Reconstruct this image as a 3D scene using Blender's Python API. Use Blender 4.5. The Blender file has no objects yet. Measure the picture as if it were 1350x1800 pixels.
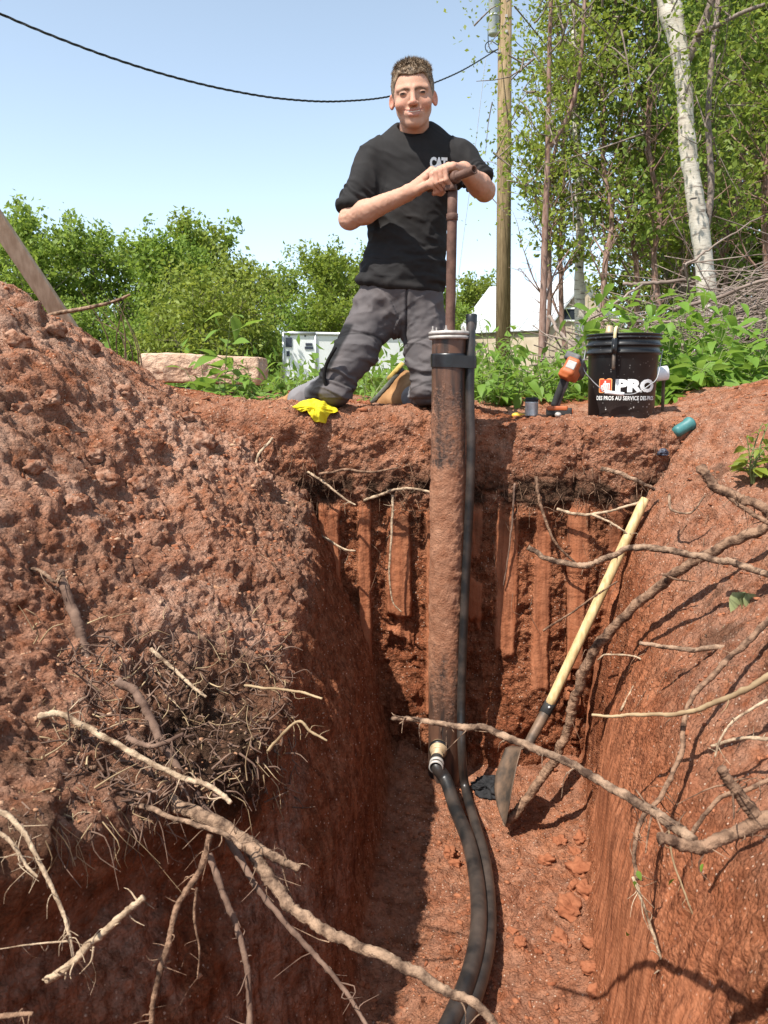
import bpy, math, random
import numpy as np
from mathutils import Vector, Matrix
from mathutils.bvhtree import BVHTree

# ------------------------------------------------------------------ camera, sky, sun, exposure
scene = bpy.context.scene
C = scene.collection
F_PX, CX, CY, PITCH, CAMZ = 1400.0, 675.0, 900.0, math.radians(8.93), 0.10
cam = bpy.data.cameras.new('camera'); camo = bpy.data.objects.new('camera', cam); C.objects.link(camo)
cam.sensor_fit = 'VERTICAL'; cam.sensor_height = 36.0; cam.lens = F_PX / 1800 * 36
cam.clip_start = 0.05; cam.clip_end = 2000
camo.location = (0, 0, CAMZ); camo.rotation_euler = (math.pi / 2 - PITCH, 0, 0)
cam.dof.use_dof = True; cam.dof.focus_distance = 3.0; cam.dof.aperture_fstop = 16.0
scene.camera = camo

SUN_EL = math.radians(57); SUN_AZ = math.atan2(-0.71, -0.70)      # azimuth measured from +Y towards +X
sdir = Vector((math.sin(SUN_AZ) * math.cos(SUN_EL), math.cos(SUN_AZ) * math.cos(SUN_EL), math.sin(SUN_EL)))
w = bpy.data.worlds.new('World'); scene.world = w; w.use_nodes = True
wn = w.node_tree.nodes; wl = w.node_tree.links
sky = wn.new('ShaderNodeTexSky'); sky.sky_type = 'NISHITA'; sky.sun_disc = False
sky.sun_elevation = SUN_EL; sky.sun_rotation = SUN_AZ; sky.altitude = 0
sky.air_density = 0.80; sky.dust_density = 0.6; sky.ozone_density = 3.0
hsv = wn.new('ShaderNodeHueSaturation'); hsv.inputs['Saturation'].default_value = .66; hsv.inputs['Hue'].default_value = .485; hsv.inputs['Value'].default_value = 1.0
wl.new(sky.outputs[0], hsv.inputs['Color']); wl.new(hsv.outputs[0], wn['Background'].inputs[0]); wn['Background'].inputs[1].default_value = 0.15
sl = bpy.data.lights.new('sun', 'SUN'); sl.energy = 4.6; sl.angle = math.radians(0.6); sl.color = (1.0, 0.955, 0.88)
so = bpy.data.objects.new('sun', sl); C.objects.link(so); so.location = (-5, -5, 9)
so.rotation_euler = (-sdir).to_track_quat('-Z', 'Y').to_euler()
scene.view_settings.view_transform = 'Standard'; scene.view_settings.look = 'None'
scene.view_settings.gamma = 1.0; scene.view_settings.exposure = 0.88

# ------------------------------------------------------------------ helpers
rng = np.random.default_rng(7); random.seed(7)
sP, cP = math.sin(PITCH), math.cos(PITCH)
def W(px, py, y):
    """point at forward distance y on the ray of a photo pixel"""
    xc = (px - CX) / F_PX; yc = (CY - py) / F_PX
    d = np.array([xc, cP + yc * sP, -sP + yc * cP])
    return d * (y / d[1]) + np.array([0, 0, CAMZ])
def WZ(px, py, z):
    """point where the ray of a photo pixel meets height z"""
    xc = (px - CX) / F_PX; yc = (CY - py) / F_PX
    d = np.array([xc, cP + yc * sP, -sP + yc * cP])
    return d * ((z - CAMZ) / d[2]) + np.array([0, 0, CAMZ])

def _hash(ix, iy, iz, seed):
    h = (ix.astype(np.uint32) * np.uint32(374761393)) ^ (iy.astype(np.uint32) * np.uint32(668265263)) ^ (iz.astype(np.uint32) * np.uint32(2147483647)) ^ np.uint32((seed * 1274126177 + 12345) & 0xffffffff)
    h = (h ^ (h >> np.uint32(13))) * np.uint32(1274126177)
    h = (h ^ (h >> np.uint32(16))) * np.uint32(2246822519)
    h = h ^ (h >> np.uint32(15))
    return h.astype(np.float32) / np.float32(4294967295.0)
def vnoise(P, seed=0):
    P = np.asarray(P, np.float32); fl = np.floor(P); f = P - fl; i = fl.astype(np.int64)
    u = f * f * f * (f * (f * 6 - 15) + 10)
    r = 0
    for dx in (0, 1):
        wx = u[:, 0] if dx else 1 - u[:, 0]
        for dy in (0, 1):
            wy = u[:, 1] if dy else 1 - u[:, 1]
            for dz in (0, 1):
                wz = u[:, 2] if dz else 1 - u[:, 2]
                r = r + wx * wy * wz * _hash(i[:, 0] + dx, i[:, 1] + dy, i[:, 2] + dz, seed)
    return r * 2 - 1
def fbm(P, scale, octv=4, gain=0.5, seed=0):
    P = np.asarray(P, np.float32) * np.asarray(scale, np.float32); a = 1.0; r = 0; t = 0
    for o in range(octv):
        r = r + a * vnoise(P + 17.3 * o, seed + o); t += a; a *= gain; P = P * 2.03
    return r / t
def worley(P, scale, seed=0):
    """1 in a cell's centre, 0 at its border: lumps"""
    P = np.asarray(P, np.float32) * np.asarray(scale, np.float32); fl = np.floor(P); i = fl.astype(np.int64); f = P - fl
    best = np.full(len(P), 9.0, np.float32); hid = np.zeros(len(P), np.float32)
    for dx in (-1, 0, 1):
        for dy in (-1, 0, 1):
            for dz in (-1, 0, 1):
                a, b, c = i[:, 0] + dx, i[:, 1] + dy, i[:, 2] + dz
                ox = _hash(a, b, c, seed) + dx - f[:, 0]; oy = _hash(a, b, c, seed + 7) + dy - f[:, 1]; oz = _hash(a, b, c, seed + 13) + dz - f[:, 2]
                d = ox * ox + oy * oy + oz * oz; m = d < best
                best = np.where(m, d, best); hid = np.where(m, _hash(a, b, c, seed + 23), hid)
    return np.clip(1 - np.sqrt(best), 0, 1), hid
def sstep(a, b, x):
    t = np.clip((x - a) / (b - a), 0, 1); return t * t * (3 - 2 * t)

def mesh_from(name, V, Fq, smooth=True):
    """fast mesh from numpy verts and equal sized faces, or lists"""
    me = bpy.data.meshes.new(name)
    if isinstance(Fq, np.ndarray):
        V = np.asarray(V, np.float32); k = Fq.shape[1]
        me.vertices.add(len(V)); me.vertices.foreach_set('co', V.ravel())
        me.loops.add(Fq.size); me.loops.foreach_set('vertex_index', Fq.astype(np.int32).ravel())
        me.polygons.add(len(Fq)); me.polygons.foreach_set('loop_start', np.arange(0, Fq.size, k, dtype=np.int32))
        me.update(calc_edges=True)
    else:
        me.from_pydata([tuple(v) for v in V], [], [tuple(f) for f in Fq]); me.update()
    if smooth: me.polygons.foreach_set('use_smooth', np.ones(len(me.polygons), bool))
    return me
def obj(name, me, m=None, parent=None, loc=None):
    o = bpy.data.objects.new(name, me); C.objects.link(o)
    if m is not None and me is not None and not me.materials: me.materials.append(m)
    if parent is not None: o.parent = parent
    if loc is not None: o.location = loc
    return o
def tag(o, label=None, cat=None, group=None, kind=None):
    if label: o['label'] = label
    if cat: o['category'] = cat
    if group: o['group'] = group
    if kind: o['kind'] = kind
    return o
def empty(name, loc, label, cat, group=None):
    o = bpy.data.objects.new(name, None); C.objects.link(o); o.location = tuple(loc); o.empty_display_size = .1
    return tag(o, label, cat, group)
def rebase(V, root): return np.asarray(V, float) - np.array(root.location)
def part(name, V, Fq, m, root, smooth=True):
    """world coordinates in, a child mesh of root out"""
    base = np.array(root.location); 
    if root.parent: base = base + np.array(root.parent.location)
    return obj(name, mesh_from(name, np.asarray(V, float) - base, Fq, smooth), m, root)
def thing(name, V, Fq, m, label, cat, group=None, smooth=True):
    V = np.asarray(V, float); b = np.array([V[:, 0].mean(), V[:, 1].mean(), V[:, 2].min()])
    o = obj(name, mesh_from(name, V - b, Fq, smooth), m); o.location = tuple(b)
    return tag(o, label, cat, group)
def bevel(o, wd, seg=2):
    b = o.modifiers.new('bevel', 'BEVEL'); b.width = wd; b.segments = seg; b.limit_method = 'ANGLE'; b.angle_limit = math.radians(40); return o

def catmull(P, n):
    P = np.asarray(P, float)
    if len(P) == 2: t = np.linspace(0, 1, n)[:, None]; return P[0] * (1 - t) + P[1] * t
    Q = np.vstack([2 * P[0] - P[1], P, 2 * P[-1] - P[-2]])
    t = np.linspace(0, len(P) - 1 - 1e-9, n); i = t.astype(int); f = (t - i)[:, None]
    a, b, c, d = Q[i], Q[i + 1], Q[i + 2], Q[i + 3]
    return 0.5 * (2 * b + (c - a) * f + (2 * a - 5 * b + 4 * c - d) * f ** 2 + (3 * b - a - 3 * c + d) * f ** 3)
def tube(P, R, sides=8, cap=True, jitter=0.0, seed=0):
    P = np.asarray(P, float); n = len(P); R = np.broadcast_to(np.asarray(R, float), (n,)).copy()
    T = np.gradient(P, axis=0); T /= np.linalg.norm(T, axis=1)[:, None] + 1e-12
    up = np.array([0, 0, 1.0]) if abs(T[0, 2]) < .9 else np.array([1.0, 0, 0])
    A = np.zeros_like(P); a = np.cross(T[0], up); a /= np.linalg.norm(a)
    for i in range(n):
        a = a - T[i] * a.dot(T[i]); a /= np.linalg.norm(a) + 1e-12; A[i] = a
    B = np.cross(T, A); th = np.linspace(0, 2 * math.pi, sides, endpoint=False)
    Rj = R[:, None] * np.ones(sides)
    if jitter:
        g = np.random.default_rng(seed); Rj = Rj * (1 + jitter * g.normal(size=Rj.shape) * .6) * (1 + jitter * g.normal(size=(n, 1)) * .8)
    V = P[:, None] + Rj[..., None] * (np.cos(th)[None, :, None] * A[:, None] + np.sin(th)[None, :, None] * B[:, None])
    V = V.reshape(-1, 3); idx = np.arange(n * sides).reshape(n, sides); nx = np.roll(idx, -1, axis=1)
    Fq = np.stack([idx[:-1], idx[1:], nx[1:], nx[:-1]], -1).reshape(-1, 4)
    if cap:
        V = np.vstack([V, P[0], P[-1]]); c0, c1 = n * sides, n * sides + 1
        F0 = np.stack([np.full(sides, c0), idx[0], nx[0], nx[0]], -1)
        F1 = np.stack([np.full(sides, c1), nx[-1], idx[-1], idx[-1]], -1)
        return V, [tuple(f) for f in Fq] + [tuple(f[:3]) for f in F0] + [tuple(f[:3]) for f in F1]
    return V, Fq
class MB:
    def __init__(s): s.V = []; s.F = []; s.n = 0
    def add(s, V, Fq):
        s.V.append(np.asarray(V, float)); s.F += [tuple(int(i) + s.n for i in f) for f in Fq]; s.n += len(V); return s
    def tube(s, *a, **k): return s.add(*tube(*a, **k))
    def box(s, c, sz, R=None):
        c = np.asarray(c, float); h = np.asarray(sz, float) / 2
        V = np.array([[x, y, z] for x in (-1, 1) for y in (-1, 1) for z in (-1, 1)], float) * h
        if R is not None: V = V @ np.asarray(R).T
        return s.add(V + c, [(0, 1, 3, 2), (4, 6, 7, 5), (0, 4, 5, 1), (2, 3, 7, 6), (0, 2, 6, 4), (1, 5, 7, 3)])
    def lathe(s, prof, c=(0, 0, 0), sides=32, R=None):
        th = np.linspace(0, 2 * math.pi, sides, endpoint=False); prof = np.asarray(prof, float)
        V = np.stack([prof[:, None, 0] * np.cos(th), prof[:, None, 0] * np.sin(th), np.repeat(prof[:, 1:2], sides, 1)], -1).reshape(-1, 3)
        if R is not None: V = V @ np.asarray(R).T
        idx = np.arange(len(prof) * sides).reshape(-1, sides); nx = np.roll(idx, -1, 1)
        return s.add(V + np.asarray(c), np.stack([idx[:-1], nx[:-1], nx[1:], idx[1:]], -1).reshape(-1, 4))
    def prism(s, poly, d0, d1, fn):
        """polygon (2D) pushed from depth d0 to d1, mapped to 3D by fn(x, y, d)"""
        n = len(poly); V = [fn(x, y, d0) for x, y in poly] + [fn(x, y, d1) for x, y in poly]
        return s.add(V, [tuple(range(n))[::-1], tuple(range(n, 2 * n))] + [(i, (i + 1) % n, n + (i + 1) % n, n + i) for i in range(n)])
    def out(s): return np.vstack(s.V), s.F
def rot(ax, deg):
    return np.array(Matrix.Rotation(math.radians(deg), 3, ax))

# ------------------------------------------------------------------ signed distance modelling
def smin(a, b, k): h = np.maximum(k - np.abs(a - b), 0) / k; return np.minimum(a, b) - h * h * k * .25
def smax(a, b, k): return -smin(-a, -b, k)
def ell(P, c, r):
    q = P - np.asarray(c, np.float32); r = np.asarray(r, np.float32)
    k0 = np.linalg.norm(q / r, axis=1); k1 = np.linalg.norm(q / (r * r), axis=1) + 1e-9
    return k0 * (k0 - 1) / k1
def cone(P, a, b, ra, rb):
    a = np.asarray(a, np.float32); b = np.asarray(b, np.float32); ab = b - a
    t = np.clip(((P - a) @ ab) / (ab @ ab + 1e-12), 0, 1)
    return np.linalg.norm(P - a - t[:, None] * ab, axis=1) - (ra + (rb - ra) * t)
def chain(P, pts, rs, k=.006):
    d = None
    for i in range(len(pts) - 1):
        e = cone(P, pts[i], pts[i + 1], rs[i], rs[i + 1]); d = e if d is None else smin(d, e, k)
    return d
def rbox(P, c, h, r, R=None):
    q = P - np.asarray(c, np.float32)
    if R is not None: q = q @ np.asarray(R, np.float32)
    q = np.abs(q) - (np.asarray(h, np.float32) - r)
    return np.linalg.norm(np.maximum(q, 0), axis=1) + np.minimum(q.max(1), 0) - r
def sdf_mesh(f, lo, hi, h, c=6):
    lo = np.asarray(lo, np.float32); n = np.ceil((np.asarray(hi) - lo) / h / c).astype(int) * c
    nb = n // c
    g = np.stack(np.meshgrid(*[np.arange(k) for k in nb], indexing='ij'), -1).reshape(-1, 3)
    d = f((lo + (g * c + c / 2 - .5) * h).astype(np.float32)); act = g[np.abs(d) < c * h * 1.35]
    D = np.full(n, 1.0, np.float32)
    inside = g[d <= -c * h * 1.35]
    off = np.stack(np.meshgrid(*[np.arange(c)] * 3, indexing='ij'), -1).reshape(-1, 3)
    if len(inside):
        q = (inside[:, None] * c + off[None]).reshape(-1, 3); D[q[:, 0], q[:, 1], q[:, 2]] = -1
    for i in range(0, len(act), 3000):
        q = (act[i:i + 3000, None] * c + off[None]).reshape(-1, 3)
        D[q[:, 0], q[:, 1], q[:, 2]] = f((lo + q * h).astype(np.float32))
    S = D < 0
    cnt = sum(S[x:n[0] - 1 + x, y:n[1] - 1 + y, z:n[2] - 1 + z].astype(np.int8) for x in (0, 1) for y in (0, 1) for z in (0, 1))
    A = np.argwhere((cnt > 0) & (cnt < 8)); cid = np.full(n - 1, -1, np.int32); cid[A[:, 0], A[:, 1], A[:, 2]] = np.arange(len(A))
    acc = np.zeros((len(A), 3)); m = np.zeros(len(A))
    cs = [(x, y, z) for x in (0, 1) for y in (0, 1) for z in (0, 1)]
    val = {q: D[A[:, 0] + q[0], A[:, 1] + q[1], A[:, 2] + q[2]] for q in cs}
    for p in cs:
        for ax in range(3):
            if p[ax] == 0:
                q = list(p); q[ax] = 1; q = tuple(q); va, vb = val[p], val[q]; x = (va < 0) != (vb < 0)
                t = np.where(x, va / np.where(x, va - vb, 1), 0)
                for k in range(3): acc[:, k] += np.where(x, p[k] + (t if k == ax else 0), 0)
                m += x
    V = lo + (A + acc / m[:, None]) * h
    Fs = []
    for ax in range(3):
        b, e = (ax + 1) % 3, (ax + 2) % 3
        sl0 = [slice(None)] * 3; sl1 = [slice(None)] * 3; sl0[ax] = slice(0, n[ax] - 1); sl1[ax] = slice(1, n[ax])
        s0, s1 = S[tuple(sl0)], S[tuple(sl1)]; E = np.argwhere(s0 != s1)
        E = E[(E[:, b] > 0) & (E[:, e] > 0) & (E[:, b] < n[b] - 1) & (E[:, e] < n[e] - 1)]
        sg = s0[E[:, 0], E[:, 1], E[:, 2]]
        def cell(db, de):
            q = E.copy(); q[:, b] += db; q[:, e] += de; return cid[q[:, 0], q[:, 1], q[:, 2]]
        Q = np.stack([cell(-1, -1), cell(0, -1), cell(0, 0), cell(-1, 0)], -1)
        Q[~sg] = Q[~sg][:, ::-1]; Fs.append(Q)
    Fq = np.vstack(Fs); Fq = Fq[(Fq >= 0).all(1)]
    return V.astype(np.float64), Fq
def vnormals(V, Fq):
    n = np.cross(V[Fq[:, 2]] - V[Fq[:, 0]], V[Fq[:, 3]] - V[Fq[:, 1]]); N = np.zeros_like(V)
    for k in range(4): np.add.at(N, Fq[:, k], n)
    return N / (np.linalg.norm(N, axis=1)[:, None] + 1e-12)
def vcol(me, name, col):
    col = np.asarray(col, np.float32)
    if col.shape[1] == 3: col = np.hstack([col, np.ones((len(col), 1), np.float32)])
    a = me.color_attributes.new(name, 'FLOAT_COLOR', 'POINT'); a.data.foreach_set('color', col.ravel())

# ------------------------------------------------------------------ materials
def newmat(name):
    m = bpy.data.materials.new(name); m.use_nodes = True; nt = m.node_tree
    return m, nt, nt.nodes['Principled BSDF']
def nd(nt, kind, **k):
    n = nt.nodes.new('ShaderNode' + kind)
    for a, b in k.items():
        if a.startswith('i_'): n.inputs[a[2:].replace('_', ' ')].default_value = b
        else: setattr(n, a, b)
    return n
def mixc(nt, fac, a, b, mode='MIX'):
    n = nt.nodes.new('ShaderNodeMix'); n.data_type = 'RGBA'; n.blend_type = mode
    for i, v in ((0, fac), (6, a), (7, b)):
        if hasattr(v, 'is_output') or isinstance(v, bpy.types.NodeSocket): nt.links.new(v, n.inputs[i])
        else: n.inputs[i].default_value = v if i == 0 else (*v[:3], 1)
    return n.outputs[2]
def ramp(nt, src, a, b):
    n = nt.nodes.new('ShaderNodeMapRange'); n.inputs[1].default_value = a; n.inputs[2].default_value = b; n.clamp = True
    nt.links.new(src, n.inputs[0]); return n.outputs[0]
def coords(nt, stretch=(1, 1, 1), which='Object'):
    t = nd(nt, 'TexCoord'); mp = nd(nt, 'Mapping'); mp.inputs['Scale'].default_value = stretch
    nt.links.new(t.outputs[which], mp.inputs[0]); return mp.outputs[0]
def noise(nt, co, scale, detail=5, rough=.55):
    n = nd(nt, 'TexNoise'); n.inputs['Scale'].default_value = scale; n.inputs['Detail'].default_value = detail; n.inputs['Roughness'].default_value = rough
    nt.links.new(co, n.inputs['Vector']); return n.outputs[0]
def bumpn(nt, bs, h, strength, dist, prev=None):
    b = nd(nt, 'Bump'); b.inputs['Strength'].default_value = strength; b.inputs['Distance'].default_value = dist
    nt.links.new(h, b.inputs['Height'])
    if prev: nt.links.new(prev, b.inputs['Normal'])
    nt.links.new(b.outputs[0], bs.inputs['Normal']); return b.outputs[0]
def simple(name, c1, c2, scale=6, rough=.7, bump=.0, bscale=60, bdist=.004, spec=.4, metal=0, stretch=(1, 1, 1), lo=.35, hi=.65, rvar=0.0):
    m, nt, bs = newmat(name); co = coords(nt, stretch)
    n = noise(nt, co, scale); nt.links.new(mixc(nt, ramp(nt, n, lo, hi), c1, c2), bs.inputs['Base Color'])
    bs.inputs['Roughness'].default_value = rough; bs.inputs['Specular IOR Level'].default_value = spec; bs.inputs['Metallic'].default_value = metal
    if rvar: 
        r = nd(nt, 'MapRange'); r.inputs[3].default_value = rough - rvar; r.inputs[4].default_value = rough + rvar; nt.links.new(noise(nt, co, scale * 2.3), r.inputs[0]); nt.links.new(r.outputs[0], bs.inputs['Roughness'])
    if bump: bumpn(nt, bs, noise(nt, co, bscale, 6, .6), bump, bdist)
    return m

def soil_material(name='red_clay_soil'):
    m, nt, bs = newmat(name); co = coords(nt)
    at = nd(nt, 'Attribute'); at.attribute_name = 'soil'
    sep = nd(nt, 'SeparateColor'); nt.links.new(at.outputs['Color'], sep.inputs[0]); hum, smo, dry = sep.outputs[0], sep.outputs[1], sep.outputs[2]
    big = noise(nt, co, 2.2, 6, .6); mid = noise(nt, co, 11, 6, .65); fine = noise(nt, co, 70, 5, .7)
    c = mixc(nt, ramp(nt, big, .36, .66), (.240, .078, .036), (.335, .130, .064))
    c = mixc(nt, ramp(nt, mid, .45, .75), c, (.385, .168, .090))
    mm = nd(nt, 'Math', operation='MULTIPLY'); nt.links.new(ramp(nt, fine, .55, .75), mm.inputs[0]); mm.inputs[1].default_value = .45
    c = mixc(nt, mm.outputs[0], c, (.49, .268, .160))
    mm2 = nd(nt, 'Math', operation='MULTIPLY'); nt.links.new(ramp(nt, noise(nt, co, 26, 6, .7), .56, .40), mm2.inputs[0]); mm2.inputs[1].default_value = .78
    c = mixc(nt, mm2.outputs[0], c, (.125, .040, .018))
    vs = nd(nt, 'TexVoronoi'); vs.inputs['Scale'].default_value = 120; nt.links.new(co, vs.inputs['Vector'])
    sg = nd(nt, 'SeparateColor'); nt.links.new(vs.outputs['Color'], sg.inputs[0]); spk = nd(nt, 'Math', operation='MULTIPLY'); nt.links.new(ramp(nt, vs.outputs['Distance'], .34, .22), spk.inputs[0]); nt.links.new(ramp(nt, sg.outputs[0], .86, .90), spk.inputs[1])
    c = mixc(nt, spk.outputs[0], c, (.55, .40, .30))
    md = nd(nt, 'Math', operation='MULTIPLY'); nt.links.new(dry, md.inputs[0]); nt.links.new(ramp(nt, noise(nt, co, 19, 6, .7), .33, .62), md.inputs[1])
    c = mixc(nt, md.outputs[0], c, (.47, .29, .205))
    c = mixc(nt, ramp(nt, noise(nt, coords(nt, (1, 1, .25)), 30, 4), .2, .8), c, c)
    sc_ = mixc(nt, ramp(nt, noise(nt, coords(nt, (4, 4, .5)), 9, 5, .65), .35, .7), (.28, .098, .046), (.37, .150, .077))
    c = mixc(nt, smo, c, sc_)
    stq = nd(nt, 'Math', operation='MULTIPLY'); nt.links.new(at.outputs['Alpha'], stq.inputs[0]); nt.links.new(ramp(nt, noise(nt, coords(nt, (9, 9, .5)), 6, 6, .72), .47, .64), stq.inputs[1])
    c = mixc(nt, stq.outputs[0], c, (.105, .036, .020))
    mh = nd(nt, 'Math', operation='MULTIPLY'); nt.links.new(hum, mh.inputs[0]); nt.links.new(ramp(nt, noise(nt, co, 14, 6, .7), .22, .48), mh.inputs[1])
    c = mixc(nt, mh.outputs[0], c, (.060, .034, .022))
    nt.links.new(c, bs.inputs['Base Color']); bs.inputs['Roughness'].default_value = 1.0; bs.inputs['Specular IOR Level'].default_value = .02
    v = nd(nt, 'TexVoronoi'); v.inputs['Scale'].default_value = 120; nt.links.new(co, v.inputs['Vector'])
    inv = nd(nt, 'Math', operation='SUBTRACT'); inv.inputs[0].default_value = 1; nt.links.new(smo, inv.inputs[1])
    st = nd(nt, 'Math', operation='MULTIPLY_ADD'); st.inputs[1].default_value = .75; st.inputs[2].default_value = .12; nt.links.new(inv.outputs[0], st.inputs[0])
    b1 = nd(nt, 'Bump'); b1.invert = True; b1.inputs['Distance'].default_value = .009; nt.links.new(v.outputs['Distance'], b1.inputs['Height']); nt.links.new(st.outputs[0], b1.inputs['Strength'])
    b2 = nd(nt, 'Bump'); b2.inputs['Distance'].default_value = .017; nt.links.new(noise(nt, co, 55, 8, .7), b2.inputs['Height']); nt.links.new(st.outputs[0], b2.inputs['Strength']); nt.links.new(b1.outputs[0], b2.inputs['Normal'])
    nt.links.new(b2.outputs[0], bs.inputs['Normal'])
    return m
def leaf_material(name, c1, c2, trans=.45, c3=None):
    m, nt, bs = newmat(name); g = nd(nt, 'NewGeometry'); oi = nd(nt, 'ObjectInfo')
    c = mixc(nt, g.outputs['Random Per Island'], c1, c2)
    if c3: c = mixc(nt, ramp(nt, oi.outputs['Random'], 0, 1), c, c3)
    nt.links.new(c, bs.inputs['Base Color']); bs.inputs['Roughness'].default_value = .55; bs.inputs['Specular IOR Level'].default_value = .3
    tr = nd(nt, 'BsdfTranslucent'); mx = nd(nt, 'MixShader'); mx.inputs[0].default_value = trans
    hs = nd(nt, 'HueSaturation'); hs.inputs['Value'].default_value = 1.35; hs.inputs['Hue'].default_value = .485; nt.links.new(c, hs.inputs['Color']); nt.links.new(hs.outputs[0], tr.inputs['Color'])
    nt.links.new(bs.outputs[0], mx.inputs[1]); nt.links.new(tr.outputs[0], mx.inputs[2]); nt.links.new(mx.outputs[0], nt.nodes['Material Output'].inputs[0])
    return m
def attr_material(name, rough=.6, bump=.2, bscale=120, bdist=.002, spec=.3, sss=0, attr='col', amp=.25, stretch=(1, 1, 1)):
    m, nt, bs = newmat(name); co = coords(nt, stretch); at = nd(nt, 'Attribute'); at.attribute_name = attr
    n = noise(nt, co, 30, 5, .6); r = nd(nt, 'MapRange'); r.inputs[3].default_value = 1 - amp; r.inputs[4].default_value = 1 + amp; nt.links.new(n, r.inputs[0])
    vm = nd(nt, 'VectorMath', operation='SCALE'); nt.links.new(at.outputs['Color'], vm.inputs[0]); nt.links.new(r.outputs[0], vm.inputs['Scale'])
    nt.links.new(vm.outputs[0], bs.inputs['Base Color']); bs.inputs['Roughness'].default_value = rough; bs.inputs['Specular IOR Level'].default_value = spec
    if sss: bs.inputs['Subsurface Weight'].default_value = sss; bs.inputs['Subsurface Radius'].default_value = (.012, .005, .003); bs.inputs['Subsurface Scale'].default_value = .5
    bumpn(nt, bs, noise(nt, co, bscale, 6, .65), bump, bdist)
    return m

M = {}
M['soil'] = soil_material()
M['clod'] = simple('dry_red_clod', (.20, .066, .031), (.34, .137, .070), 14, .95, .8, 60, .006, .1)
M['clod_pale'] = simple('pale_dry_clod', (.31, .15, .080), (.44, .28, .18), 9, .95, .8, 60, .006, .1)
M['clod_heap'] = simple('dusty_heap_clod', (.20, .080, .044), (.42, .255, .175), 34, 1.0, 1.0, 75, .012, .03, lo=.36, hi=.62)
M['root'] = simple('root_bark', (.060, .034, .022), (.33, .215, .14), 42, .88, 1.0, 75, .009, .2, lo=.36, hi=.60)
M['root_pale'] = simple('pale_peeled_root', (.15, .095, .058), (.46, .34, .225), 40, .85, .9, 80, .007, .2, lo=.34, hi=.56)
M['root_dark'] = simple('dark_root_bark', (.085, .05, .036), (.22, .14, .10), 22, .9, .6, 120, .003, .2)
M['root_clay'] = simple('clay_coated_root', (.065, .035, .022), (.28, .168, .105), 42, .9, 1.0, 75, .009, .2, lo=.36, hi=.60)
M['straw'] = simple('straw', (.20, .13, .07), (.42, .31, .18), 12, .8, 0, 50, .002, .2)
M['steel_rust'] = simple('rusted_steel_pipe', (.075, .038, .027), (.16, .085, .06), 30, .7, .35, 120, .002, .35, .15)
M['blackplastic'] = simple('black_poly_pipe', (.012, .012, .012), (.075, .056, .045), 12, .40, .2, 60, .002, .5, rvar=.14, lo=.40, hi=.78)
M['brass'] = simple('dull_brass', (.33, .22, .12), (.50, .37, .23), 40, .55, .2, 90, .001, .5, .35)
M['castalu'] = simple('grey_cast_cap', (.34, .31, .28), (.50, .46, .42), 40, .6, .3, 100, .002, .4, .3)
M['tape'] = simple('black_tape', (.008, .008, .009), (.016, .016, .017), 20, .33, .3, 30, .003, .5)
M['pole'] = simple('weathered_pole_wood', (.135, .092, .048), (.30, .215, .12), 9, .85, .6, 40, .006, .2, stretch=(5, 5, .35))
M['plank'] = simple('raw_plank_wood', (.34, .235, .155), (.48, .355, .25), 6, .8, .25, 40, .002, .2, stretch=(8, 8, .6))
M['handlewood'] = simple('ash_handle_wood', (.40, .27, .115), (.64, .48, .25), 7, .6, .2, 60, .001, .35, stretch=(9, 9, .7))
M['shovelsteel'] = simple('scratched_dirty_steel', (.050, .040, .032), (.20, .125, .080), 16, .62, .35, 60, .002, .4, .25, rvar=.15)
M['greypaint'] = simple('grey_painted_metal', (.40, .42, .43), (.52, .54, .55), 4, .45, 0, spec=.4)
M['white'] = simple('white_paint', (.74, .74, .73), (.80, .80, .79), 3, .45)
M['alu'] = simple('aluminium_trim', (.42, .43, .44), (.50, .51, .52), 5, .4, 0, metal=.6)
M['darkmark'] = simple('dark_sticker', (.03, .035, .05), (.05, .055, .08), 30, .5)
M['roofmetal'] = simple('white_metal_roof', (.40, .42, .44), (.50, .52, .54), 2, .5, 0)
M['siding'] = simple('beige_board_siding', (.42, .34, .24), (.52, .43, .32), 3, .8, .2, 30, .01)
M['glass'] = simple('dark_window_glass', (.02, .025, .03), (.035, .04, .05), 3, .08, 0, spec=.6)
M['birch'] = None
M['bark'] = simple('grey_brown_bark', (.13, .095, .075), (.27, .215, .18), 9, .9, .6, 30, .02, .2, stretch=(4, 4, 1))
M['bark_red'] = simple('reddish_sapling_bark', (.16, .085, .062), (.30, .20, .16), 8, .85, .4, 40, .01, .2, stretch=(4, 4, 1))
M['deadwood'] = simple('dead_brush_wood', (.12, .085, .068), (.30, .235, .195), 3, .9, .3, 40, .006, .2)
M['leaf_far'] = leaf_material('far_tree_leaf', (.130, .195, .030), (.26, .345, .060), .48, (.17, .26, .036))
M['leaf_yel'] = leaf_material('yellow_green_leaf', (.150, .195, .026), (.265, .315, .050), .45, (.17, .23, .03))
M['leaf_near'] = leaf_material('sapling_leaf', (.120, .175, .026), (.250, .300, .050), .45, (.15, .21, .03))
M['leaf_dark'] = leaf_material('dark_tree_leaf', (.105, .175, .028), (.205, .28, .048), .45)
M['leaf_weed'] = leaf_material('weed_leaf', (.105, .205, .030), (.20, .315, .055), .45, (.15, .27, .035))
M['leaf_dry'] = leaf_material('wilted_leaf', (.24, .29, .12), (.34, .37, .18), .25)
M['stem'] = simple('green_stem', (.12, .17, .05), (.22, .24, .09), 9, .7)
M['drystem'] = simple('dry_brown_stem', (.085, .05, .03), (.17, .10, .06), 9, .85)
M['grass'] = simple('grassy_earth', (.075, .10, .030), (.20, .16, .075), 1.3, .95, .6, 12, .05, .1)
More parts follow.
